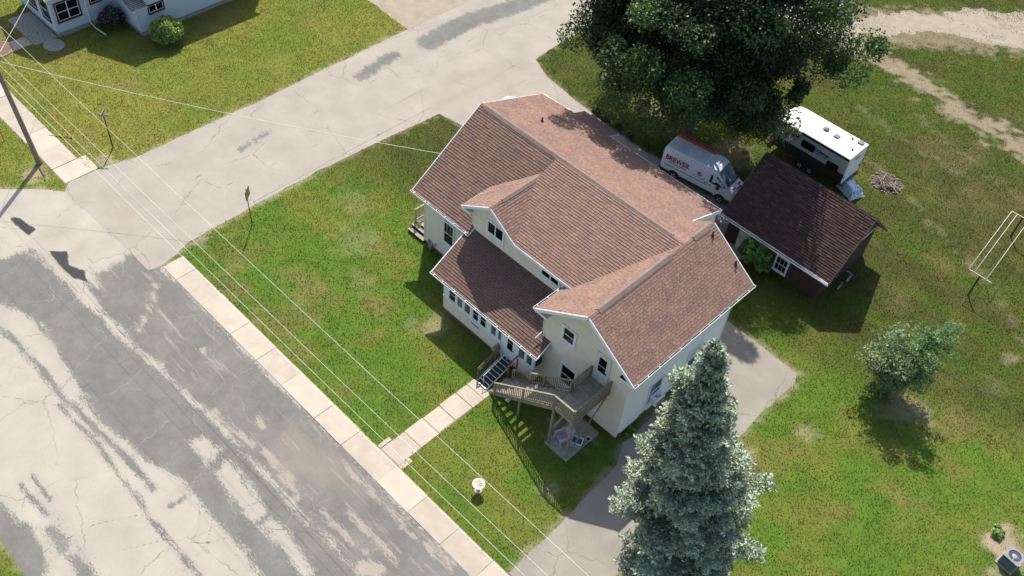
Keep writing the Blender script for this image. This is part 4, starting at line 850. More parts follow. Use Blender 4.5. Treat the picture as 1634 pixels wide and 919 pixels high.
# clothes line posts
mat('galvanised', (.55, .52, .42), (.45, .43, .35), 5, .5, metal=.3)
def clothes_post(x, y_, lb):
    c = empty('clothesline_post', (x, y_, 0), 0, lb, 'clothesline', 'clothesline posts')
    B().tube([(0, 0, 0), (0, 0, 1.9)], .055, 10).build('post', 'dark_metal', c, smooth=True); B().tube([(-.85, 0, 1.9), (.85, 0, 1.9)], .032, 8).build('crossarm', 'galvanised', c, smooth=True)
    for xx in (-.82, -.42, .42, .82): B().torus((xx, 0, 1.94), .03, .008, 'y', 10, 5).build('hook', 'galvanised', c)
    return c
clothes_post(8.5, 25.94, 'clothesline T post nearest the small tree'); clothes_post(7.9, 33.5, 'clothesline T post at the right edge of the lawn')
for k, xx in enumerate((-.82, -.42, .42)):
    o = B().tube([(8.5 + xx, 25.94, 1.94), (8.2 + xx, 29.7, 1.88), (7.9 + xx, 33.5, 1.94)], .014, 6).build('clothesline', 'wire', smooth=1); o['label'] = ('outermost line on the trailer side, strung between the T posts', 'line second from the trailer side, strung between the T posts', 'line on the far side, strung between the T posts')[k]; o['category'] = 'clothesline'; o['group'] = 'clotheslines'
# condenser unit
cu = empty('air_conditioner', (19.2, 9.7, 0), math.radians(-8), 'dark grey condenser unit with round fan at the lower right corner', 'air conditioner')
B().box(-.5, .5, -.5, .5, -.02, .06).build('pad', 'slab_concrete', cu)
mat('ac_grey', (.20, .22, .24), (.15, .165, .18), 5, .5); B().box(-.40, .40, -.40, .40, .06, .82).build('cabinet', 'dark_metal', cu, bevel=.06)
mb = B(); [mb.box(-.42, .42, -.425, -.405, .12 + k * .07, .15 + k * .07) for k in range(9)]; mb.build('louvres', 'ac_grey', cu)
mb = B(); [mb.box(-.425, -.405, -.42, .42, .12 + k * .07, .15 + k * .07) for k in range(9)]; mb.build('louvres', 'ac_grey', cu)
mb = B(); sq = [(.44, -.44), (.44, .44), (-.44, .44), (-.44, -.44)]; n = 32; ring = [(.33 * math.cos(2 * math.pi * k / n), .33 * math.sin(2 * math.pi * k / n)) for k in range(n)]
outr = [(max(-.44, min(.44, x * 1.9)), max(-.44, min(.44, y_ * 1.9))) for x, y_ in ring]
mb.add([(x, y_, .86) for x, y_ in outr] + [(x, y_, .86) for x, y_ in ring] + [(x, y_, .81) for x, y_ in outr] + [(x, y_, .76) for x, y_ in ring], [(k, (k + 1) % n, n + (k + 1) % n, n + k) for k in range(n)] + [(2 * n + k, 2 * n + (k + 1) % n, (k + 1) % n, k) for k in range(n)] + [(n + k, n + (k + 1) % n, 3 * n + (k + 1) % n, 3 * n + k) for k in range(n)])
mb.build('top_panel', 'ac_grey', cu); mb = B(); mb.lathe([(.0, .78), (.14, .79), (.14, .83), (0, .84)], (0, 0, 0), 16); [mb.obox((.2 * math.cos(k * 1.57), .2 * math.sin(k * 1.57), .795), ((math.cos(k * 1.57), math.sin(k * 1.57), 0), (-math.sin(k * 1.57), math.cos(k * 1.57), .5), (0, -.5, 1)), (.11, .07, .006)) for k in range(4)]; mb.build('fan', 'grey_metal', cu)
B().torus((0, 0, .865), .2, .006, 'z', 24, 4).build('guard', 'ac_grey', cu)
# ================================================================ garage
def brick_mat():
    m, t, b = newmat('garage_brick'); p = pos(t)
    sx = _n(t, "ShaderNodeSeparateXYZ"); t.links.new(p, sx.inputs[0])
    cx = _n(t, "ShaderNodeCombineXYZ"); t.links.new(math_(t, 'ADD', sx.outputs[0], sx.outputs[1]), cx.inputs[0]); t.links.new(sx.outputs[2], cx.inputs[1])
    br = _n(t, "ShaderNodeTexBrick"); br.inputs['Scale'].default_value = 1; br.inputs['Brick Width'].default_value = .21; br.inputs['Row Height'].default_value = .075; br.inputs['Mortar Size'].default_value = .008
    br.inputs['Color1'].default_value = (.070, .032, .026, 1); br.inputs['Color2'].default_value = (.050, .027, .024, 1); br.inputs['Mortar'].default_value = (.07, .056, .05, 1)
    t.links.new(cx.outputs[0], br.inputs['Vector'])
    t.links.new(mixc(t, ramp(t, noise(t, p, 3, 4), .3, .7), br.outputs[0], mixc(t, 1., br.outputs[0], (.7, .7, .7), 'MULTIPLY')), b.inputs['Base Color'])
    b.inputs['Roughness'].default_value = .9; setbump(t, b, br.outputs['Fac'], .6, -.01)
brick_mat()
mat('garage_gable', (.16, .10, .075), (.12, .08, .06), 5, .85)
mat('shingle_garage', (1, 1, 1), (.74, .76, .80), 1.0, .95, .5, 130, tint=True, spec=.12)
garage = empty('garage', (-2, 20.75, 0), 0, 'dark brick garage with steep dark brown shingle roof', 'garage')
_g = Vector((2, -20.75, 0))
GX0, GX1, GY0, GYR, GYB, GZE, GZR = -5.95, 2.33, 17.2, 20.8, 24.4, 2.42, 5.75
def G(mb, name, m, parent=None, **k): mb.v = [tuple(Vector(p) + _g) for p in mb.v]; return mb.build(name, m, parent or garage, **k)
mb = B(); mb.box(-5.55, 1.75, 17.75, 17.95, 0, 2.75); mb.box(-5.55, 1.75, 23.6, 23.8, 0, 2.75); mb.box(-5.55, -5.35, 17.95, 23.6, 0, 2.75); mb.box(1.55, 1.75, 17.95, 23.6, 0, 2.75); G(mb, 'wall', 'garage_brick')
for xa in (1.56, -5.54): G(B().prism([(xa, 17.76, 2.76), (xa, 23.79, 2.76), (xa, 20.8, 5.45)], (.17, 0, 0)), 'gable', 'garage_gable')
G(B().box(1.70, 1.80, 17.7, 23.85, 2.68, 2.80), 'gable_trim', 'white_trim')
GPAL = [(.078, .050, .043), (.098, .058, .048), (.070, .046, .042), (.112, .066, .053), (.088, .050, .042)]
gt = []
for poly in ([(GX0, GY0, GZE), (GX1, GY0, GZE), (GX1, GYR, GZR), (GX0, GYR, GZR)], [(GX0, GYR, GZR), (GX1, GYR, GZR), (GX1, GYB, GZE), (GX0, GYB, GZE)]):
    tabs, P, N_ = plane_tabs(poly, X_, pal=GPAL, seed=31, tabw=.36, course=.17)
    d = G(B().prism(P, -Z * .12), 'roof_slope', 'garage_gable'); mb = B()
    for vs, fs, t, *_ in tabs: add_tab(mb, vs, fs, t)
    mb.v = [tuple(Vector(p) + _g) for p in mb.v]; mb.build('shingles', 'shingle_garage', d, kind='stuff')
mb = B(); x = GX0
while x < GX1 - .05:
    t = rng.choice(GPAL); e = min(GX1, x + .2)
    for sg in (1, -1): mb.add([(x, GYR, GZR + .04), (e, GYR, GZR + .025), (e, GYR + sg * .14, GZR - .11), (x, GYR + sg * .14, GZR - .095)], [(0, 1, 2, 3)], t)
    x += .15
G(mb, 'ridge_caps', 'shingle_garage', kind='stuff')
mb = B(); mb.beam((GX0, GY0 - .03, GZE - .05), (GX1, GY0 - .03, GZE - .05), .04, .16); G(mb, 'fascia', 'white_trim')
mb = B(); mb.beam((GX0, GY0 - .16, GZE - .06), (GX1 + .05, GY0 - .16, GZE - .06), .014, .10); mb.beam((GX0, GY0 - .1, GZE - .115), (GX1 + .05, GY0 - .1, GZE - .115), .13, .012); gg = G(mb, 'gutter', 'white_trim')
mb = B(); mb.beam((GX0 + .1, GY0 - .1, GZE - .06), (GX1 - 2, GY0 - .1, GZE - .06), .1, .03); mb.v = [tuple(Vector(p) + _g) for p in mb.v]; mb.build('gutter_litter', 'leaf_litter', gg)
for x in (GX1 + .02, GX0 - .02):
    for y0, z0, y1, z1 in ((GY0, GZE, GYR, GZR), (GYB, GZE, GYR, GZR)): G(B().beam((x, y0, z0 - .08), (x, y1, z1 - .08), .035, .16), 'rake_board', 'garage_gable')
dr = G(B().box(-4.62, -3.72, 17.70, 17.75, .05, 2.05), 'door', 'door_white')
for (a, b, c, d_) in ((-4.52, -4.2, .25, .95), (-4.14, -3.82, .25, .95), (-4.52, -4.2, 1.1, 1.9), (-4.14, -3.82, 1.1, 1.9)):
    mb = B().box(a, b, 17.685, 17.70, c, d_); mb.v = [tuple(Vector(p) + _g) for p in mb.v]; mb.build('door_panel', 'door_white', dr)
mb = B().box(-4.56, -4.50, 17.64, 17.70, 1.0, 1.1); mb.v = [tuple(Vector(p) + _g) for p in mb.v]; mb.build('handle', 'dark_metal', dr)
G(B().box(-4.9, -3.5, 17.0, 17.7, -.02, .10), 'doorstep', 'slab_concrete')
w = window(garage, Vector((-1.55, 17.75, .42)) + _g, X_, F_, .85, 1.15, rails=1, mull=0, cas=.09, grid=0)
mb = B(); [mb.box(a - .012, a + .012, 17.715, 17.74, .45, 1.54) for a in (-1.27, -.98)]; mb.v = [tuple(Vector(p) + _g) for p in mb.v]; mb.build('glazing_bar', 'white_trim', w)
# ================================================================ vehicles
def paint(name, c, rough=.28):
    m, t, b = newmat(name); p = pos(t)
    t.links.new(mixc(t, ramp(t, noise(t, p, 2.5, 4), .35, .7), c, tuple(x * .9 for x in c)), b.inputs['Base Color'])
    b.inputs['Roughness'].default_value = rough; b.inputs['Coat Weight'].default_value = .3; b.inputs['Coat Roughness'].default_value = .1
paint('white_paint', (.80, .84, .90)); paint('silver_paint', (.60, .66, .72)); paint('black_plastic', (.022, .022, .024), .55); paint('trailer_white', (.84, .84, .83), .5); paint('trailer_grey', (.50, .53, .56), .45)
mat('tyre', (.018, .018, .018), (.03, .03, .03), 8, .9); mat('ladder_red', (.45, .10, .07), (.36, .085, .06), 5, .6); mat('decal_red', (.40, .025, .03), (.36, .02, .025), 5, .5); mat('decal_black', (.03, .03, .035), (.03, .03, .035), 5, .5)
mat('lamp_glass', (.75, .77, .80), (.55, .57, .60), 20, .15); mat('tail_red', (.35, .02, .02), (.30, .02, .02), 20, .25); mat('decal_grey', (.14, .15, .17), (.12, .13, .15), 5, .5)
def loft(stations, name, m, parent, smooth=True):
    """stations: list of (x, [(y, z)...] half profile from bottom centre to top centre)"""
    n = len(stations[0][1]); vs = []; fs = []
    for x, prof in stations:
        vs += [(x if not callable(x) else x, -y, z) for y, z in prof]; vs += [(x, y, z) for y, z in prof[::-1]]
    m2 = 2 * n
    for i in range(len(stations) - 1):
        for k in range(m2): a, b = i * m2 + k, i * m2 + (k + 1) % m2; fs.append((a, b, b + m2, a + m2))
    fs.append(tuple(range(m2))); fs.append(tuple(range(len(vs) - 1, len(vs) - m2 - 1, -1)))
    mb = B(); mb.add(vs, fs); return mb.build(name, m, parent, smooth=smooth)
def wheel(parent, x, y, r, w=.22, side=-1):
    o = B().lathe([(r * .62, -w / 2), (r * .93, -w / 2), (r, -w * .3), (r, w * .3), (r * .93, w / 2), (r * .62, w / 2)], (x, y, r), 24, 'y').build('wheel', 'tyre', parent, smooth=True)
    mb = B(); mb.lathe([(0, side * w * .42), (r * .2, side * w * .45), (r * .5, side * w * .36), (r * .63, side * w * .5), (r * .63, side * w * .2), (0, side * w * .2)], (x, y, r), 20, 'y')
    mb.build('rim', 'grey_metal', o, smooth=True)
    mb = B(); [mb.obox((x + r * .38 * math.cos(k * 1.2566), y + side * w * .47, r + r * .38 * math.sin(k * 1.2566)), ((math.cos(k * 1.2566), 0, math.sin(k * 1.2566)), (0, 1, 0), (-math.sin(k * 1.2566), 0, math.cos(k * 1.2566))), (r * .2, .012, r * .09)) for k in range(5)]
    mb.build('spoke', 'aluminium', o)
    return o
def text(s, size, m, parent, loc, ux, uy, name='lettering', bold=0.0, sx=1.0):
    cu_ = bpy.data.curves.new(name, 'FONT'); cu_.body = s; cu_.size = size; cu_.extrude = .002; cu_.align_x = 'CENTER'; cu_.offset = bold
    ob = bpy.data.objects.new(name + '_c', cu_); COL.objects.link(ob); dg = bpy.context.evaluated_depsgraph_get(); dg.update()
    me = bpy.data.meshes.new_from_object(ob.evaluated_get(dg)); bpy.data.objects.remove(ob); me.materials.clear(); me.materials.append(MATS[m])
    ux = Vector(ux).normalized(); uy = Vector(uy).normalized(); nz = ux.cross(uy)
    M = Matrix(((ux.x * sx, uy.x, nz.x, loc[0]), (ux.y * sx, uy.y, nz.y, loc[1]), (ux.z * sx, uy.z, nz.z, loc[2]), (0, 0, 0, 1))); me.transform(M); me.name = name
    o = bpy.data.objects.new(name, me); COL.objects.link(o); o.parent = parent; return o
VA = math.radians(8)
van = empty('cargo_van', (-11.83, 20.79, 0), VA, 'white cargo van with red lettering parked beside the garage', 'van')
# local: +x forward, rear axle at 0, right side is -y
def vp(x):
    # half width, floor, belt, roof height and roof half width along the van
    T = [(-1.18, .95, .50, 2.18, .84), (-1.12, 1.00, .45, 2.34, .88), (-.9, 1.02, .42, 2.43, .90), (1.2, 1.03, .40, 2.46, .91), (2.6, 1.03, .38, 2.46, .90), (2.92, 1.03, .38, 2.43, .88), (3.06, 1.03, .38, 2.37, .86),
         (4.06, 1.01, .38, 1.50, .84), (4.22, 1.0, .38, 1.38, .83), (4.55, .97, .38, 1.20, .80), (4.72, .91, .38, 1.0, .74), (4.82, .82, .42, .80, .68)]
    for a, b in zip(T[:-1], T[1:]):
        if a[0] <= x <= b[0]:
            k = (x - a[0]) / (b[0] - a[0]); return [a[i] + k * (b[i] - a[i]) for i in range(1, 5)]
    return T[-1][1:] if x > 0 else T[0][1:]
def vprof(x):
    w, f, r, rw = vp(x); belt = min(1.32, f + (r - f) * .62); hi = r - min(.16, (r - f) * .12)
    return [(0, f), (w * .9, f), (w * .98, f + .1), (w, f + .32 if r > 1.2 else f + .12), (w, belt), (w - (w - rw) * .45, belt + (hi - belt) * .62), (rw, hi), (rw - .10, r - .02), (rw * .5, r), (0, r)]
xs_v = [-1.18, -1.12, -.9, -.3, .4, 1.2, 1.9, 2.6, 2.92, 3.06, 3.3, 3.55, 3.8, 4.06, 4.22, 4.4, 4.55, 4.72, 4.82]
loft([(x, vprof(x)) for x in xs_v], 'body', 'white_paint', van)
def side_y(x, z):
    pr = vprof(x)
    for (y0, z0), (y1, z1) in zip(pr[2:7], pr[3:8]):
        if z0 <= z <= z1 and z1 > z0: return y0 + (y1 - y0) * (z - z0) / (z1 - z0)
    return pr[6][0]
def side_patch(name, m, pts, parent, off=.012, sides=(-1, 1)):
    for s in sides:
        vs = [(x, s * (side_y(x, z) + off), z) for x, z in pts]; n = len(vs); c = (sum(v[0] for v in vs) / n, sum(v[1] for v in vs) / n, sum(v[2] for v in vs) / n)
        vs2 = [(x, y - s * .03, z) for x, y, z in vs]
        B().add(vs + vs2 + [c], [((i + 1) % n, i, 2 * n) for i in range(n)] + [(i, (i + 1) % n, n + (i + 1) % n, n + i) for i in range(n)]).build(name, m, parent)
side_patch('side_window', 'glass', [(2.68, 1.42), (3.3, 1.36), (3.66, 1.38), (3.70, 1.58), (3.2, 2.0), (2.72, 2.0)], van)
side_patch('quarter_glass', 'glass', [(3.74, 1.38), (4.0, 1.34), (3.76, 1.58)], van)
# windscreen
ws = [(3.10, 2.4), (3.4, 2.2), (3.7, 1.9), (4.0, 1.7)]; vs = []; nn = 7
for x, z in ws:
    w = vp(x)[3] - .07
    for k in range(nn): t = -1 + 2 * k / (nn - 1); vs.append((x + .035 - .012 * t * t, w * t, vp(x)[2] + .018 - .05 * t ** 4))
B().add(vs, [(i * nn + k, i * nn + k + 1, (i + 1) * nn + k + 1, (i + 1) * nn + k) for i in range(3) for k in range(nn - 1)]).build('windscreen', 'glass_blue', van, smooth=True)
B().box(4.0, 4.12, -.7, .7, 1.475, 1.53).build('wiper_cowl', 'black_plastic', van)
for s in (-1, 1):
    B().obox((4.60, s * .78, 1.02), ((.6, 0, -.8), (0, 1, 0), (.8, 0, .6)), (.18, .13, .05)).build('headlight', 'lamp_glass', van, bevel=.03)
    B().obox((4.36, s * .36, 1.325), ((.9, 0, -.4), (0, 1, 0), (.4, 0, .9)), (.07, .14, .02)).build('bonnet_vent', 'black_plastic', van)
    m_ = B().box(3.38, 3.60, s * 1.26 - .13, s * 1.26 + .13, 1.32, 1.68).build('mirror', 'black_plastic', van, bevel=.04); B().box(3.46, 3.54, min(s * 1.0, s * 1.15), max(s * 1.0, s * 1.15), 1.38, 1.46).build('mirror_arm', 'black_plastic', m_)
    B().box(-1.21, -1.17, s * .88 - .07, s * .88 + .07, .95, 1.75).build('tail_light', 'tail_red', van)
    for xa, xb in ((.48, 3.20), (-1.1, -.48), (4.1, 4.5)): B().box(xa, xb, s * 1.01 - .035, s * 1.01 + .035, .36, .58).build('sill_cladding', 'black_plastic', van)
    B().box(-.9, 2.5, s * 1.022 - .012, s * 1.022 + .018, 1.02, 1.06).build('slide_rail', 'decal_black', van) if s < 0 else None
    for xa in (2.60, 1.35): B().box(xa, xa + .012, s * 1.03 - .006, s * 1.03 + .006, .62, 1.30).build('door_gap', 'black_plastic', van)
    for xa in (2.35, 2.72): B().box(xa, xa + .16, s * 1.035 - .02, s * 1.035 + .02, 1.14, 1.19).build('door_handle', 'black_plastic', van)
B().box(4.66, 4.86, -.84, .84, .36, .62).build('bumper', 'black_plastic', van, bevel=.04); B().obox((4.79, 0, .86), ((.3, 0, -1), (0, 1, 0), (1, 0, .3)), (.12, .50, .02)).build('grille', 'black_plastic', van)
B().box(-1.30, -1.15, -.95, .95, .42, .60).build('bumper', 'black_plastic', van, bevel=.03)
for x in (0, 3.75):
    for s in (-1, 1):
        mb = B(); n = 14; mb.prism([(x + .47 * math.cos(math.pi * k / n), s * 1.012, .36 + .47 * math.sin(math.pi * k / n)) for k in range(n + 1)], (0, s * .028, 0)); mb.build('wheel_arch', 'black_plastic', van)
        wheel(van, x, s * .93, .36, .23, s)
text('BREWER', .50, 'decal_red', van, (.05, -(side_y(.1, 1.62) + .022), 1.52), (1, 0, 0), (0, (1.03 - .955) / .7, 1), 'lettering', .016, 1.0)
mb = B(); x = -.65
for k in range(14):
    L = rng.uniform(.05, .11); mb.box(x, x + L, -1.045, -1.03, 1.355, 1.41); x += L + .03
mb.build('small_print', 'decal_black', van)
n = 20; mb = B(); yy = -(side_y(1.85, 1.62) + .016); mb.prism([(1.85 + .17 * math.cos(2 * math.pi * k / n), yy - .0, 1.60 + .17 * math.sin(2 * math.pi * k / n)) for k in range(n)], (0, .012, 0)); mb.build('round_emblem', 'decal_red', van); B().box(1.72, 1.98, yy - .008, yy, 1.575, 1.625).build('emblem_bar', 'white_paint', van)
mb = B(); [mb.box(1.45 + k * .13, 1.45 + k * .13 + .09, -1.046, -1.03, 1.32 - .07 * (k % 2), 1.36 - .07 * (k % 2)) for k in range(7)]; mb.build('small_print', 'decal_black', van)
for x in (-.6, .7, 1.9):
    mb = B(); mb.tube([(x, -.86, 2.32), (x, -.84, 2.57), (x, .84, 2.57), (x, .86, 2.32)], .022, 6); mb.build('roof_rack', 'white_paint', van, smooth=True)
B().beam((1.05, -.90, 2.32), (1.0, -.93, 2.0), .03, .03).build('rack_foot', 'black_plastic', van); B().beam((2.1, -.90, 2.32), (2.05, -.93, 2.0), .03, .03).build('rack_foot', 'black_plastic', van)
B().box(4.46, 4.58, -.16, .36, 1.225, 1.262).build('bonnet_decal', 'decal_red', van)
B().obox((3.86, -.30, 1.735), ((.7, 0, -.7), (0, 1, 0), (.7, 0, .7)), (.09, .09, .012)).build('dash_paper', 'curtain', van)
ld = empty('extension_ladder', (-11.83, 20.79, 2.6), VA, 'red extension ladder lying on the roof rack of the van', 'ladder')
for y in (.42, .80): B().box(-1.9, 2.1, y - .02, y + .02, .0, .09).build('rail', 'ladder_red', ld)
for y in (.47, .75): B().box(-.9, 2.35, y - .018, y + .018, .09, .17).build('fly_rail', 'ladder_red', ld)
for k in range(13): B().box(-1.8 + k * .30, -1.76 + k * .30, .42, .80, .03, .06).build('rung', 'ladder_red', ld)
for k in range(10): B().box(-.75 + k * .31, -.71 + k * .31, .47, .75, .115, .145).build('fly_rung', 'ladder_red', ld)
# ---- car glimpsed behind the ridge
car = empty('parked_car', (-23.2, 15.95, 0), math.radians(4), 'pale silver car parked behind the far roof corner', 'car')
def cp(x):
    T = [(-2.2, .78, .45, .80), (-2.1, .86, .35, .95), (-1.5, .90, .25, .98), (1.2, .90, .25, .98), (1.9, .86, .28, .86), (2.2, .72, .40, .70)]
    for a, b in zip(T[:-1], T[1:]):
        if a[0] <= x <= b[0]: k = (x - a[0]) / (b[0] - a[0]); return [a[i] + k * (b[i] - a[i]) for i in (1, 2, 3)]
def cprof(x): w, f, t = cp(x); return [(0, f), (w * .9, f), (w, f + .2), (w, t - .14), (w * .94, t - .02), (w * .5, t), (0, t + .01)]
loft([(x, cprof(x)) for x in (-2.2, -2.1, -1.5, 0, 1.2, 1.9, 2.2)], 'body', 'silver_paint', car)
loft([(x, [(0, .9), (w, .9), (w - .04, z * .6 + .36), (w - .14, z - .04), (w * .4, z), (0, z)]) for x, z, w in ((-2.0, .98, .80), (-1.3, 1.40, .78), (-.4, 1.46, .78), (.3, 1.40, .78), (1.1, 1.0, .80))], 'cabin', 'silver_paint', car)
for s in (-1, 1): B().prism([(-1.45, s * .80, 1.0), (.85, s * .80, 1.0), (.25, s * .72, 1.34), (-1.15, s * .72, 1.34)], (0, s * .01, 0)).build('side_window', 'glass', car)
B().add([(1.12, -.66, 1.02), (1.12, .66, 1.02), (.36, .58, 1.395), (.36, -.58, 1.395)], [(0, 1, 2, 3)]).build('windscreen', 'glass', car)
for x in (-1.35, 1.35):
    for s in (-1, 1): wheel(car, x, s * .84, .32, .2, s)
# ---- travel trailer
tr = empty('travel_trailer', (-6.0, 29.15, 0), 0, 'white and grey travel trailer parked behind the garage', 'trailer')
def tp(x):   # roof height, floor at x
    return 3.10 if x > -2.2 else 3.10 - .10 * (-2.2 - x) - .9 * max(0, -2.6 - x) ** 1.6
stn = [-3.45, -3.3, -3.0, -2.7, -2.2, -1, 0, 1, 2, 3.0, 3.05]
HW = 1.26
def tprof(x):
    t = tp(x); f = .75 + max(0, -2.7 - x) * .9; t = max(t, f + .6); return [(0, f), (HW, f), (HW, f + .5 * (1.65 - f)), (HW, min(1.65, t - .3)), (HW, t - .05), (HW - .05, t), (HW * .5, t + .03), (0, t + .04)]
loft([(x, tprof(x)) for x in stn], 'shell', 'trailer_white', tr)
for s in (-1, 1):
    mb = B()
    for k in range(7): mb.box(-3.0, 3.02, min(s * HW, s * (HW + .012)), max(s * HW, s * (HW + .012)), 1.66 + k * .165, 1.66 + k * .165 + .15)
    mb.build('side_cladding', 'trailer_grey', tr); B().box(-2.9, 3.04, min(s * HW, s * (HW + .016)), max(s * HW, s * (HW + .016)), 2.84, 3.04).build('roof_band', 'black_plastic', tr)
    B().box(-2.9, 3.04, min(s * HW, s * (HW + .014)), max(s * HW, s * (HW + .014)), .76, 1.645).build('lower_band', 'black_plastic', tr)
    for xa, xb, za, zb in ((-.72, .38, 1.95, 2.55), (1.55, 2.5, 1.45, 2.10), (-1.82, -1.02, 2.42, 2.78)):
        r = .1; pts = []
        for cx_, cz_, a0 in ((xb - r, za + r, -90), (xb - r, zb - r, 0), (xa + r, zb - r, 90), (xa + r, za + r, 180)): pts += [(cx_ + r * math.cos(math.radians(a0 + d)), s * (HW + .018), cz_ + r * math.sin(math.radians(a0 + d))) for d in (0, 45, 90)]
        B().prism(pts, (0, s * .014, 0)).build('window', 'glass', tr)
    for xa in (-.3, .55): wheel(tr, xa, s * 1.12, .34, .2, s)
text('Coleman', .34, 'decal_black', tr, (.98, -HW - .03, 2.24), (1, 0, 0), (0, 0, 1), 'lettering', .008); text('LANTERN', .22, 'decal_grey', tr, (1.0, -HW - .03, 2.02), (1, 0, 0), (0, 0, 1), 'lettering', .004)
for ya in (-HW, HW): B().box(3.05, 3.062, ya - .02 if ya > 0 else ya, ya if ya > 0 else ya + .02, .8, 3.05).build('corner_trim', 'black_plastic', tr)
mb = B(); mb.box(3.052, 3.066, -.45, .35, 2.55, 2.62); mb.box(3.052, 3.066, -.05, .45, 2.40, 2.46); mb.build('rear_decal', 'decal_grey', tr)
for y in (-1.05, 1.05): B().box(3.05, 3.08, y - .07, y + .07, 1.2, 1.4).build('tail_light', 'tail_red', tr)
B().box(3.0, 3.22, -1.2, 1.2, .62, .76).build('bumper', 'black_plastic', tr)
mat('vent_grey', (.16, .165, .17), (.11, .115, .12), 5, .6)
B().lathe([(.24, 0), (.24, .08), (.16, .16), (0, .18)], (.1, .2, 3.14), 16).build('roof_vent', 'vent_grey', tr, smooth=True)
for xa, ya, sx_, sy_ in ((1.05, .12, .2, .2), (2.6, .85, .22, .18)): B().box(xa - sx_, xa + sx_, ya - sy_, ya + sy_, 3.12, 3.24).build('roof_vent', 'vent_grey', tr, bevel=.03)
for xa, ya in ((1.95, .78), (2.6, -.3)): B().lathe([(.09, 0), (.07, .14)], (xa, ya, 3.12), 10).build('vent_stub', 'dark_metal', tr)
B().tube([(-1.9, -1.30, 3.02), (-.9, -1.30, 3.02)], .07, 10).build('awning_roll', 'trailer_grey', tr, smooth=True)
mb = B(); mb.beam((-3.3, -.5, .68), (-4.6, 0, .62), .07, .1); mb.beam((-3.3, .5, .68), (-4.6, 0, .62), .07, .1); mb.tube([(-4.5, 0, .0), (-4.5, 0, .9)], .04, 8); mb.build('tow_bar', 'black_plastic', tr)
for y in (-.18, .18): B().lathe([(.15, 0), (.16, .1), (.16, .42), (.08, .5)], (-3.75, y, .7), 14).build('gas_bottle', 'lamp_glass', tr, smooth=True)
# ---- tarp heap, fire pit, bicycle
def tarp_mat():
    m, t, b = newmat('tarp'); p = pos(t); c = mixc(t, ramp(t, noise(t, p, 7, 3), .42, .56), (.58, .68, .74), (.40, .52, .64)); t.links.new(mixc(t, ramp(t, noise(t, p, 11, 2), .60, .66), c, (.10, .14, .20)), b.inputs['Base Color']); b.inputs['Roughness'].default_value = .5
tarp_mat()
vs = []; fs = []; n = 14
for i in range(n):
    for j in range(n):
        u, v = i / (n - 1) * 2 - 1, j / (n - 1) * 2 - 1; rr_ = max(abs(u), abs(v)); h = .62 * (1 - smooth(np.array(rr_), .55, 1.0)) + .10 * rng.random() * (rr_ < .95)
        vs.append((u * .85 + rng.uniform(-.04, .04), v * .65 + rng.uniform(-.04, .04), float(h) + .02))
fs = [(i * n + j, (i + 1) * n + j, (i + 1) * n + j + 1, i * n + j + 1) for i in range(n - 1) for j in range(n - 1)]
tp_ = empty('tarp_covered_pile', (-2.35, 28.75, 0), math.radians(-20), 'low pile under a crumpled pale blue tarp behind the trailer', 'tarp')
B().add(vs, fs).build('tarp', 'tarp', tp_); B().box(-.6, .6, -.42, .42, 0, .5).build('stack', 'brown_wood', tp_)
mat('fire_stone', (.22, .19, .16), (.13, .11, .09), 4, .9)
fp = empty('fire_pit', (-1.0, 31.6, 0), 0, 'round fire pit heap of ash, stones and pale sticks on the back lawn', 'fire pit')
mat('ash', (.12, .10, .08), (.05, .042, .035), 5, .95, .8, 25); mat('pale_stick', (.44, .39, .32), (.24, .20, .16), 8, .85)
vs = [(0, 0, .26)]; fs = []; NA, NRg = 26, 5
for r_ in range(1, NRg + 1):
    for k in range(NA): a = 2 * math.pi * k / NA; rad = 1.05 * r_ / NRg * rng.uniform(.88, 1.12); vs.append((rad * math.cos(a), rad * math.sin(a), .26 * (1 - (r_ / NRg) ** 1.5) + (rng.uniform(0, .09) if r_ < NRg else -.02)))
fs = [(0, 1 + k, 1 + (k + 1) % NA) for k in range(NA)] + [(1 + (r_ - 1) * NA + k, 1 + r_ * NA + k, 1 + r_ * NA + (k + 1) % NA, 1 + (r_ - 1) * NA + (k + 1) % NA) for r_ in range(1, NRg) for k in range(NA)]
B().add(vs, fs).build('ash_mound', 'ash', fp)
for k in range(22):
    a = 2 * math.pi * k / 22 + rng.uniform(-.1, .1); s_ = rng.uniform(.08, .17); rad = rng.uniform(.95, 1.15)
    s_ *= .8; B().lathe([(.0, -.3 * s_), (s_ * .8, -.2 * s_), (s_, .3 * s_), (s_ * .6, .75 * s_), (0, .85 * s_)], (rad * math.cos(a), rad * math.sin(a), .03), 7).build('stone', 'fire_stone', fp)
for k in range(30):
    a = rng.uniform(0, 6.28); c = Vector((rng.uniform(-.7, .7), rng.uniform(-.6, .6), rng.uniform(.18, .36))); L = rng.uniform(.2, .55); d_ = Vector((math.cos(a), math.sin(a), rng.uniform(-.2, .3))) * L
    B().tube([c - d_, c + Vector((0, 0, .04)), c + d_], rng.uniform(.015, .04), 5).build('stick', 'pale_stick' if k % 3 == 0 else 'brown_wood', fp)
bk = empty('bicycle', (2.35, 20.3, 0), math.radians(88), 'dark bicycle leaning in the shade of the garage gable', 'bicycle')
for x in (-.52, .52):
    w = B().torus((x, 0, .34), .32, .02, 'y', 26, 6).build('wheel', 'tyre', bk, smooth=True); B().torus((x, 0, .34), .295, .012, 'y', 26, 5).build('rim', 'aluminium', w)
    mb = B(); [mb.tube([(x, 0, .34), (x + .29 * math.cos(k * .524), 0, .34 + .29 * math.sin(k * .524))], .004, 4) for k in range(12)]; mb.build('spokes', 'aluminium', w)
mb = B()
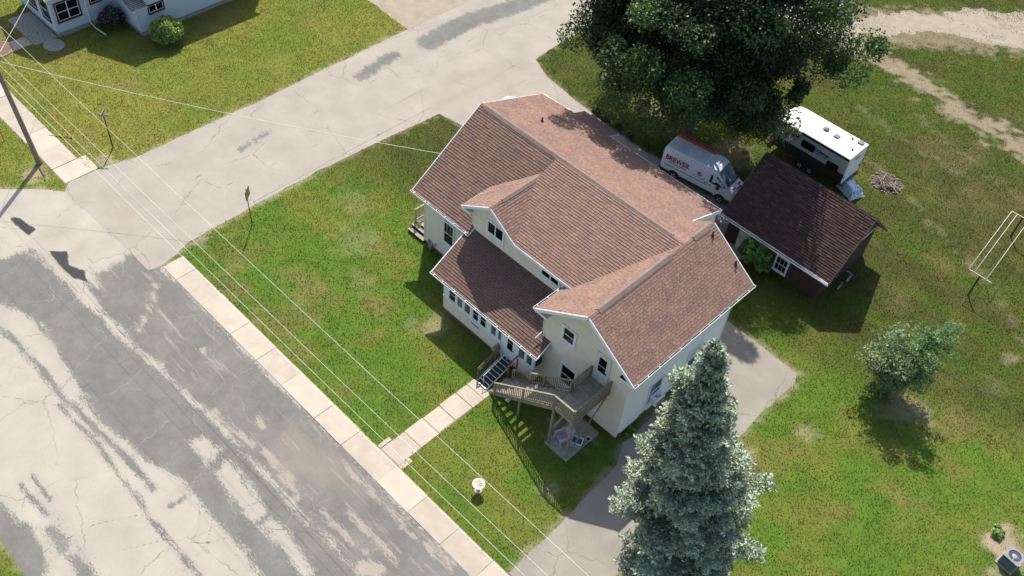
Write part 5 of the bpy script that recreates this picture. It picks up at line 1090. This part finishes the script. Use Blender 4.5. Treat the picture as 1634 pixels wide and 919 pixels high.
for p, q in (((-.52, 0, .34), (-.05, 0, .30)), ((-.05, 0, .30), (-.2, 0, .82)), ((-.52, 0, .34), (-.18, 0, .74)), ((-.18, 0, .74), (.36, 0, .80)), ((-.05, 0, .30), (.37, 0, .72)), ((.34, 0, .92), (.52, 0, .34))): mb.tube([p, q], .018, 7)
mb.build('frame', 'dark_metal', bk, smooth=True); B().box(-.34, -.06, -.06, .06, .82, .88).build('saddle', 'black_rubber', bk, bevel=.02)
B().tube([(.25, -.28, 1.0), (.33, -.1, .97), (.33, .1, .97), (.25, .28, 1.0)], .014, 7).build('handlebar', 'aluminium', bk, smooth=True); B().lathe([(.09, -.01), (.09, .01)], (-.05, .04, .30), 14, 'y').build('crank', 'grey_metal', bk)
# ================================================================ vegetation
foliage('leaf_dark', .22, .5, .35); foliage('leaf_mid', .35, .5, .3); foliage('needles', .12, .6, .25)
mat('bark', (.13, .10, .075), (.085, .065, .05), 6, .95, .8, 25)
def leaf_quads(C, size, up=.5, aspect=1.5, r=NR):
    """diamond leaves at centres C, normals random with an upward bias"""
    n = len(C); N_ = r.normal(size=(n, 3)); N_[:, 2] = np.abs(N_[:, 2]) + up; N_ /= np.linalg.norm(N_, axis=1)[:, None]
    T = np.cross(N_, r.normal(size=(n, 3))); T /= np.linalg.norm(T, axis=1)[:, None] + 1e-9; W = np.cross(N_, T)
    s = (size * r.uniform(.7, 1.3, n))[:, None]
    return np.stack([C - T * s * .5 * aspect, C + W * s * .5, C + T * s * .5 * aspect, C - W * s * .5], 1)
def clumped(centres, radii, per, r=NR, flat=.75):
    n = len(centres); k = np.repeat(np.arange(n), per); d = r.normal(size=(len(k), 3)); d /= np.linalg.norm(d, axis=1)[:, None]
    rad = r.uniform(.25, 1, len(k)) ** .5; off = d * (rad * radii[k])[:, None]; off[:, 2] *= flat
    return centres[k] + off, k
def limb(mb, p, q, r0, r1, n=6, wob=.15, sides=8):
    p = Vector(p); q = Vector(q); L = (q - p).length; pts = []; rs = []
    for k in range(n + 1):
        t = k / n; w = Vector((rng.uniform(-1, 1), rng.uniform(-1, 1), rng.uniform(-.3, .6))) * wob * L / 8 * math.sin(math.pi * t); pts.append(p.lerp(q, t) + w); rs.append(r0 + (r1 - r0) * t)
    mb.tube(pts, rs, sides); return pts
# ---- big maple
MC = np.array((-15.0, 24.0, 11.6)); MRAD = np.array((11.2, 9.6, 8.6))
mp = empty('maple_tree', (-14.3, 24.6, 0), 0, 'huge dark-leaved maple tree standing over the van and driveway', 'tree')
mo = Vector((-14.3, 24.6, 0)); rs_ = np.random.RandomState(5)
cs = []
while len(cs) < 440:
    d = rs_.normal(size=3); d /= np.linalg.norm(d); f = rs_.uniform(.35, 1.0) ** .45
    lob = .86 + .42 * math.sin(3.1 * math.atan2(d[1], d[0]) + 1.3 * d[2] * 3) * (1 - abs(d[2])) * .6 + rs_.uniform(-.16, .16)
    p = MC + d * MRAD * f * lob
    if p[2] < 3.6: p[2] = 3.6 + rs_.uniform(0, 1.2)
    vx_, vy_ = p[0] + .514 * (p[2] - 2.5), p[1] - .569 * (p[2] - 2.5)
    if -13.5 < vx_ < -6.8 and 19.4 < vy_ < 22.6 and rs_.rand() < .85: continue
    if (p[1] > 29.5 and p[0] > -14) or p[0] > -3.8 or (p[0] > -7.0 and p[2] < 9.5): continue
    if p[2] < 7 and np.hypot(p[0] - MC[0], p[1] - MC[1]) > 6.5 and rs_.rand() < .55: continue
    cs.append(p)
cs += [np.array((rs_.uniform(-17, -7.5), rs_.uniform(22.2, 27), rs_.uniform(3.8, 6.5))) for _ in range(34)]
cs = np.array(cs); rad = rs_.uniform(.6, 1.9, len(cs)); 
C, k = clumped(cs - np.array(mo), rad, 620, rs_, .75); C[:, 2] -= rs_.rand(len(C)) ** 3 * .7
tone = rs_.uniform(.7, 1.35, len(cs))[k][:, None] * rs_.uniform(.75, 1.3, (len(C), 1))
far = np.clip(np.linalg.norm((cs - MC) / MRAD, axis=1) - .7, 0, .3)[k][:, None] / .3; col = (np.array((.022, .045, .016)) * (1 - far) + np.array((.062, .112, .026)) * far) * tone; Q = leaf_quads(C, .135, .35, 1.5, rs_)  # outer clumps coloured lighter, standing in for sunlit leaves at the crown edge
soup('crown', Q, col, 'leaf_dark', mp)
mb = B(); limb(mb, (0, 0, -.2), (.2, -.2, 4.2), .62, .48, 5, .1, 12); mb.build('trunk', 'bark', mp, smooth=True)
for i, p in enumerate(cs[::9]):
    t = Vector(p) - mo; mb = B(); mid = Vector((t.x * .35, t.y * .35, 4.0 + (t.z - 4.0) * .45)); limb(mb, (.2, -.2, 4.0), mid, .26, .13, 4, .2, 7); limb(mb, mid, t, .13, .03, 4, .25, 6); mb.build('limb', 'bark', mp, smooth=True)
# ---- blue spruce
sp = empty('spruce_tree', (7.1, -3.4, 0), 0, 'tall blue-green spruce beside the asphalt driveway', 'tree'); SA, SB = np.array((0., 0, 0)), np.array((-1.6, -1.1, 18.0))
rs2 = np.random.RandomState(21); QC = []; QN = []; cl = []; brm = B()
nb = 0; z = .7
prof_n = np.repeat(np.repeat(rs2.uniform(.72, 1.18, (14, 6)), 3, 0), 2, 1)
while z < 17.6:
    f = z / 18.0; rmax = (3.05 * ((1 - f) / .66) ** 1.0 if f > .34 else 3.05 * (1 - .2 * (1 - f / .34))) * rs2.uniform(.86, 1.1) + .08; nbr = int(rs2.randint(8, 12) - 3 * f); a0 = rs2.uniform(0, 6.28); ax = SA + (SB - SA) * f
    for b in range(nbr):
        a = a0 + 6.283 * b / nbr + rs2.uniform(-.2, .2); L = rmax * rs2.uniform(.5, 1.15) * (.5 + 1.0 * float(fbm(np.array([math.cos(a) * 2.2 + 9]), np.array([math.sin(a) * 2.2 + z * .55]), 1.0, 33, 3)[0]))
        if float(vnoise(np.array([a * 1.6]), np.array([z * .8]), 1.0, 35)[0]) > .80: L *= .5
        if rs2.rand() < .10: L *= .45
        dr_ = np.array((math.cos(a), math.sin(a), 0)); rise = .35 * f - .10; sd_ = np.array((-dr_[1], dr_[0], 0)); nst = max(3, int(L * 6.5)); prev = ax
        for s in range(nst + 1):
            t = s / nst; p = ax + dr_ * L * t + np.array((0, 0, L * (rise * t - .52 * t * t + .36 * t ** 3)))
            if t > .22 or L < .8:
                tw = (.10 + .55 * math.sin(min(1, t * 1.08) * 2.6)) * min(1, .35 + L * .28)
                for sg in (-1, 1, 0):
                    TL = tw * rs2.uniform(.7, 1.2) if sg else .1; nn_ = max(1, int(TL / .105))
                    for j in range(nn_):
                        u = (j + .6) / nn_; q_ = p + sd_ * sg * TL * u + dr_ * TL * u * .55 + np.array((0, 0, -.10 * u * TL + rs2.uniform(-.03, .05)))
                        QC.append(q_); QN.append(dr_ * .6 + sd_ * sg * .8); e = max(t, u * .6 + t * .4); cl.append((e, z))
        brm.tube([tuple(ax), tuple(ax + dr_ * L * .5 + np.array((0, 0, L * (rise * .5 - .06)))), tuple(ax + dr_ * L * .92 + np.array((0, 0, L * (rise - .1))))], [.045 * (1 - f) + .012, .02, .006], 5, False)
    z += .20 + .14 * (1 - f)
QC = np.array(QC); QN = np.array(QN); cl = np.array(cl); n = len(QC)
def tuft(rs2, C, D, s, w):
    T = D + rs2.normal(size=C.shape) * .55; T[:, 2] += .25; T /= np.linalg.norm(T, axis=1)[:, None]; W = np.cross(T, rs2.normal(size=C.shape)); W /= np.linalg.norm(W, axis=1)[:, None]
    s = (s * rs2.uniform(.7, 1.25, len(C)))[:, None]; return np.stack([C - T * s * .3, C + T * s * .25 + W * w * s, C + T * s, C + T * s * .25 - W * w * s], 1)
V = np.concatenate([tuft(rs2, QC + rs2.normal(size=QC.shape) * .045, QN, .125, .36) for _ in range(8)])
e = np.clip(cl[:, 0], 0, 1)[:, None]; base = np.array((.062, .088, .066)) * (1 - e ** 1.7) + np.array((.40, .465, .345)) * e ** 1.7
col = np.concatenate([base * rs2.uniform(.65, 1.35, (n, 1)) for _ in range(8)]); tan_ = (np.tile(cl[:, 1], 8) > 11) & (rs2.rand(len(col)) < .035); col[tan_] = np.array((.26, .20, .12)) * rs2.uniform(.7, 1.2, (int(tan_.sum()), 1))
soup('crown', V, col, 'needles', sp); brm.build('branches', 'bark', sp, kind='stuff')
B().tube([tuple(SA + np.array((0, 0, -.1))), tuple(SA + (SB - SA) * .5), tuple(SA + (SB - SA) * .985)], [.24, .14, .02], 10).build('trunk', 'bark', sp, smooth=True)
# ---- small young tree on the right lawn
yt = empty('young_tree', (9.03, 14.94, 0), 0, 'small loose-leaved young tree standing alone on the right lawn', 'tree'); rs3 = np.random.RandomState(8); cs = []; mb = B()
for s in range(15):
    a = rs3.uniform(0, 6.28); h = rs3.uniform(3.0, 6.6); R_ = rs3.uniform(.3, 1.0) * (2.5 - .18 * h)
    if s < 4: a = .7 + rs3.uniform(-.8, .8); h = 5.2 + s * .4; R_ = .4 + .35 * s
    if 4 <= s < 8: a = 3.6 + rs3.uniform(-.6, .6); h = rs3.uniform(2.6, 3.8); R_ = 2.0
    tip = np.array((math.cos(a) * R_, math.sin(a) * R_, h)); limb(mb, (0, 0, 0), tuple(tip), .07, .012, 5, .3, 6)
    for j in range(10): t = .2 + .82 * j / 9; w = tip * t; w[2] = h * t ** .85; cs.append(w + rs3.normal(size=3) * .22)
for _ in range(110): a = rs3.uniform(0, 6.28); q_ = rs3.uniform(.1, 1.7); cs.append(np.array((math.cos(a) * q_, math.sin(a) * q_, rs3.uniform(.7, 2.0) + rs3.uniform(.1, 3.4))))
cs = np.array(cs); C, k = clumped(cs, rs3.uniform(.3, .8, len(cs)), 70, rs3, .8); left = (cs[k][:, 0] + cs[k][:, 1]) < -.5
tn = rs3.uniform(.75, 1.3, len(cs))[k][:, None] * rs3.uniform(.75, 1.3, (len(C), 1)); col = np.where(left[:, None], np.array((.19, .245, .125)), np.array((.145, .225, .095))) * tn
soup('crown', leaf_quads(C, .092, .3, 1.8, rs3), col, 'leaf_mid', yt); mb.build('stems', 'bark', yt, smooth=True)
# ---- shrubs
def shrub(name, loc, R3, label, c0, nclump, per, leaf, seed, m='leaf_mid', tip=None, cat='shrub', shell=.6):
    o = empty(name, loc, 0, label, cat); r = np.random.RandomState(seed); d = r.normal(size=(nclump, 3)); d[:, 2] = np.abs(d[:, 2]) * 1.1 - .25; d /= np.linalg.norm(d, axis=1)[:, None]
    cs = d * np.array(R3) * r.uniform(shell, .95, (nclump, 1)); cs[:, 2] += R3[2] * .85; cs[:, 2] = np.maximum(cs[:, 2], .12); C, k = clumped(cs, r.uniform(.16, .30, nclump) * max(R3), per, r, .8); C[:, 2] = np.maximum(C[:, 2], .03)
    col = np.array(c0) * r.uniform(.7, 1.35, nclump)[k][:, None] * r.uniform(.75, 1.3, (len(C), 1))
    if tip is not None: s = (C[:, 2] > R3[2]) & (r.rand(len(C)) < .3); col[s] = np.array(tip) * r.uniform(.7, 1.2, (int(s.sum()), 1))
    soup('foliage', leaf_quads(C, leaf, .4, 1.6, r), col, m, o); mb = B()
    for q in range(6): limb(mb, (0, 0, -.05), tuple(cs[q] * .8), .035, .01, 3, .2, 5)
    mb.build('stems', 'bark', o); return o
shrub('round_shrub', (-48.25, 1.75, 0), (1.15, 1.15, 1.05), 'round clipped green shrub against the pale blue house', (.25, .33, .10), 190, 60, .11, 3, shell=.86)
shrub('flowering_shrub', (-52.4, -.55, 0), (.95, 1.0, .95), 'dark shrub with lilac flowers in the corner of the blue house', (.030, .050, .025), 70, 60, .11, 4, 'leaf_dark', (.20, .13, .24))
shrub('leafy_shrub', (-2.75, 16.95, 0), (1.1, .75, 1.25), 'broad-leaved green shrub against the garage beside its door', (.12, .22, .06), 60, 34, .22, 5)
for i, (x, y, s, lb) in enumerate(((-4.6, 24.9, .55, 'tuft of tall weeds at the far garage corner'), (-1.4, 25.4, .6, 'tuft of tall pale weeds between garage and trailer'), (-.2, 24.9, .5, 'tuft of tall weeds behind the garage near the tarp'))):
    o = empty('weed_tuft', (x, y, 0), 0, lb, 'weeds', 'weeds behind the garage'); r = np.random.RandomState(60 + i); n = 160; a = r.uniform(0, 6.28, n); b = np.stack([r.normal(size=n) * s * .4, r.normal(size=n) * s * .4, np.zeros(n)], -1); h = r.uniform(.4, 1.3, n)
    tpv = b + np.stack([np.cos(a) * .35 * h, np.sin(a) * .35 * h, h], -1); w = np.stack([-np.sin(a), np.cos(a), np.zeros(n)], -1) * .03
    soup('blades', np.stack([b - w, b + w, tpv + w * .2, tpv - w * .2], 1), np.array((.16, .19, .06)) * r.uniform(.6, 1.3, (n, 1)), 'leaf_mid', o)
wd = []
for i, (x, y) in enumerate(((-20.3, 21.2), (-19.2, 21.0), (-18.0, 21.0), (-16.6, 20.9), (-15.0, 21.0), (-13.8, 21.1))):
    shrub('low_plant', (x, y, 0), (.42, .38, .28), ('low dark plant on the driveway edge farthest from the van', 'second low plant along the driveway edge from the street', 'third low plant along the driveway edge from the street', 'fourth low plant along the driveway edge from the street', 'fifth low plant along the driveway edge, in the maple shade', 'low plant on the driveway edge nearest the van')[i], (.045, .080, .022), 16, 26, .10, 80 + i, 'leaf_dark', cat='plant')['group'] = 'plants along the driveway edge'
shrub('low_plant', (17.9, 10.9, 0), (.45, .4, .22), 'low leafy weed beside the condenser unit', (.2, .3, .08), 18, 26, .09, 90, cat='plant')
shrub('low_plant', (.35, .9, 0), (.3, .5, .22), 'small weed clump at the house foundation corner', (.12, .22, .05), 12, 22, .09, 92, cat='plant')
# ================================================================ neighbouring house
mat('blue_siding', (.46, .54, .61), (.41, .49, .56), 1.5, .7); mat('maroon', (.095, .018, .022), (.075, .015, .018), 5, .6); mat('grey_found', (.30, .31, .30), (.20, .21, .20), 4, .9, .4, 30); mat('shingle_old', (1, 1, 1), (.8, .8, .8), 1.5, .95, .4, 120, tint=True, spec=.1)
nh = empty('neighbour_house', (-53, 2, 0), 0, 'pale blue house with maroon window trim beyond the side street', 'house'); _n0 = Vector((53, -2, 0))
def nsid(poly, o, u, n, name='wall'): return siding(name, nh, poly, Vector(o) + _n0, u, n, 'blue_siding', .115)
nsid([(1.32, .42), (12, .42), (12, 5.2), (1.32, 5.2)], (-50, 0, 0), Y_, (1, 0, 0)); nsid([(.55, .42), (1.32, .42), (1.32, 2.55), (.55, 2.55)], (-50, 0, 0), Y_, (1, 0, 0))
nsid([(-53.8, .42), (-50, .42), (-50, 2.6), (-53.8, 4.0)], (0, .55, 0), X_, F_); nsid([(-4.4, .42), (.5, .42), (.5, 3.6), (-4.4, 3.6)], (-53.8, 0, 0), Y_, (1, 0, 0))
nsid([(-60, .42), (-53.8, .42), (-53.8, 3.6), (-60, 3.6)], (0, -4.4, 0), X_, F_); nsid([(-60, 2.4), (-50.0, 2.4), (-50.0, 5.2), (-60, 5.2)], (0, 1.34, 0), X_, F_)
def N(mb, name, m, parent=None, **k): mb.v = [tuple(Vector(p) + _n0) for p in mb.v]; return mb.build(name, m, parent or nh, **k)
mb = B(); mb.box(-59.9, -50.04, .6, 12, -.1, .42); mb.box(-59.9, -53.84, -4.35, .6, -.1, .42); N(mb, 'foundation', 'grey_found')
OPAL = [(.34, .30, .26), (.30, .27, .24), (.38, .34, .29), (.27, .24, .21)]
def nroof(poly, U, sd_):
    tabs, P, N_ = plane_tabs(poly, U, pal=OPAL, seed=sd_); d = N(B().prism(P, -Z * .12), 'roof_slope', 'blue_siding'); mb = B()
    for vs, fs, t, *_ in tabs: add_tab(mb, vs, fs, t)
    mb.v = [tuple(Vector(p) + _n0) for p in mb.v]; mb.build('shingles', 'shingle_old', d, kind='stuff')
nroof([(-49.6, -.05, 2.66), (-49.6, 1.30, 2.66), (-55.0, 1.30, 4.4), (-55.0, -.05, 4.4)], Y_, 51)
nroof([(-53.4, -4.8, 3.7), (-53.4, .4, 3.7), (-57, .4, 5.6), (-57, -4.8, 5.6)], Y_, 52); nroof([(-57, -4.8, 5.6), (-57, .4, 5.6), (-61, .4, 3.6), (-61, -4.8, 3.6)], Y_, 53)
nroof([(-49.6, 1.0, 5.2), (-49.6, 12.4, 5.2), (-55, 12.4, 8.2), (-55, 1.0, 8.2)], Y_, 54); nroof([(-55, 1.0, 8.2), (-55, 12.4, 8.2), (-60.4, 12.4, 5.2), (-60.4, 1.0, 5.2)], Y_, 55)
N(B().beam((-53.36, -4.85, 3.62), (-53.36, .4, 3.62), .05, .2), 'fascia', 'white_trim')
window(nh, Vector((-50, 1.52, 1.78)) + _n0, Y_, (1, 0, 0), 1.2, .58, 'maroon', rails=0, mull=1, cas=.10); window(nh, Vector((-53.8, -4.05, 1.35)) + _n0, Y_, (1, 0, 0), 1.75, 1.45, 'maroon', rails=1, mull=1, cas=.12)
window(nh, Vector((-53.8, -1.3, 1.9)) + _n0, Y_, (1, 0, 0), .8, 1.0, 'maroon', rails=1, cas=.10)
for x in (-55.6, -57.8): window(nh, Vector((x, -4.4, 1.2)) + _n0, X_, F_, 1.1, 1.6, 'maroon', rails=1, cas=.12)
N(B().tube([(-53.72, -1.75, 3.5), (-53.72, -1.75, .35), (-53.2, -1.7, .12), (-51.9, -1.55, .08)], .05, 8), 'downspout', 'white_trim', smooth=True)
N(B().box(-58.5, -54.0, -6.3, -4.45, -.02, .035), 'porch_slab', 'slab_concrete')
mat('mulch', (.20, .115, .075), (.14, .085, .06), 8, .95, .8, 25)
wl = B(); wl.box(-55.6, -54.3, -10.3, -6.35, -.02, .03); o = wl.build('walkway', 'concrete'); o['kind'] = 'structure'; o['label'] = 'concrete walk to the blue house'
n = 24; o = empty('planting_bed', (-55.2, -8.7, 0), 0, 'round mulch planting bed with a pale edging beside the blue house walk', 'planting bed')
B().prism([(1.0 * math.cos(2 * math.pi * k / n), 1.1 * math.sin(2 * math.pi * k / n), .0) for k in range(n)][::-1], (0, 0, .05)).build('mulch', 'mulch', o); B().torus((0, 0, .04), 1.06, .05, 'z', 30, 6).build('edging', 'slab_concrete', o, smooth=True)
n = 20; o = B().prism([(-53.2 + .9 * math.cos(2 * math.pi * k / n), -5.2 + .75 * math.sin(2 * math.pi * k / n), .0) for k in range(n)][::-1], (0, 0, .04)).build('planting_bed', 'slab_concrete'); o['label'] = 'small grey gravel bed at the corner of the blue house'; o['category'] = 'planting bed'
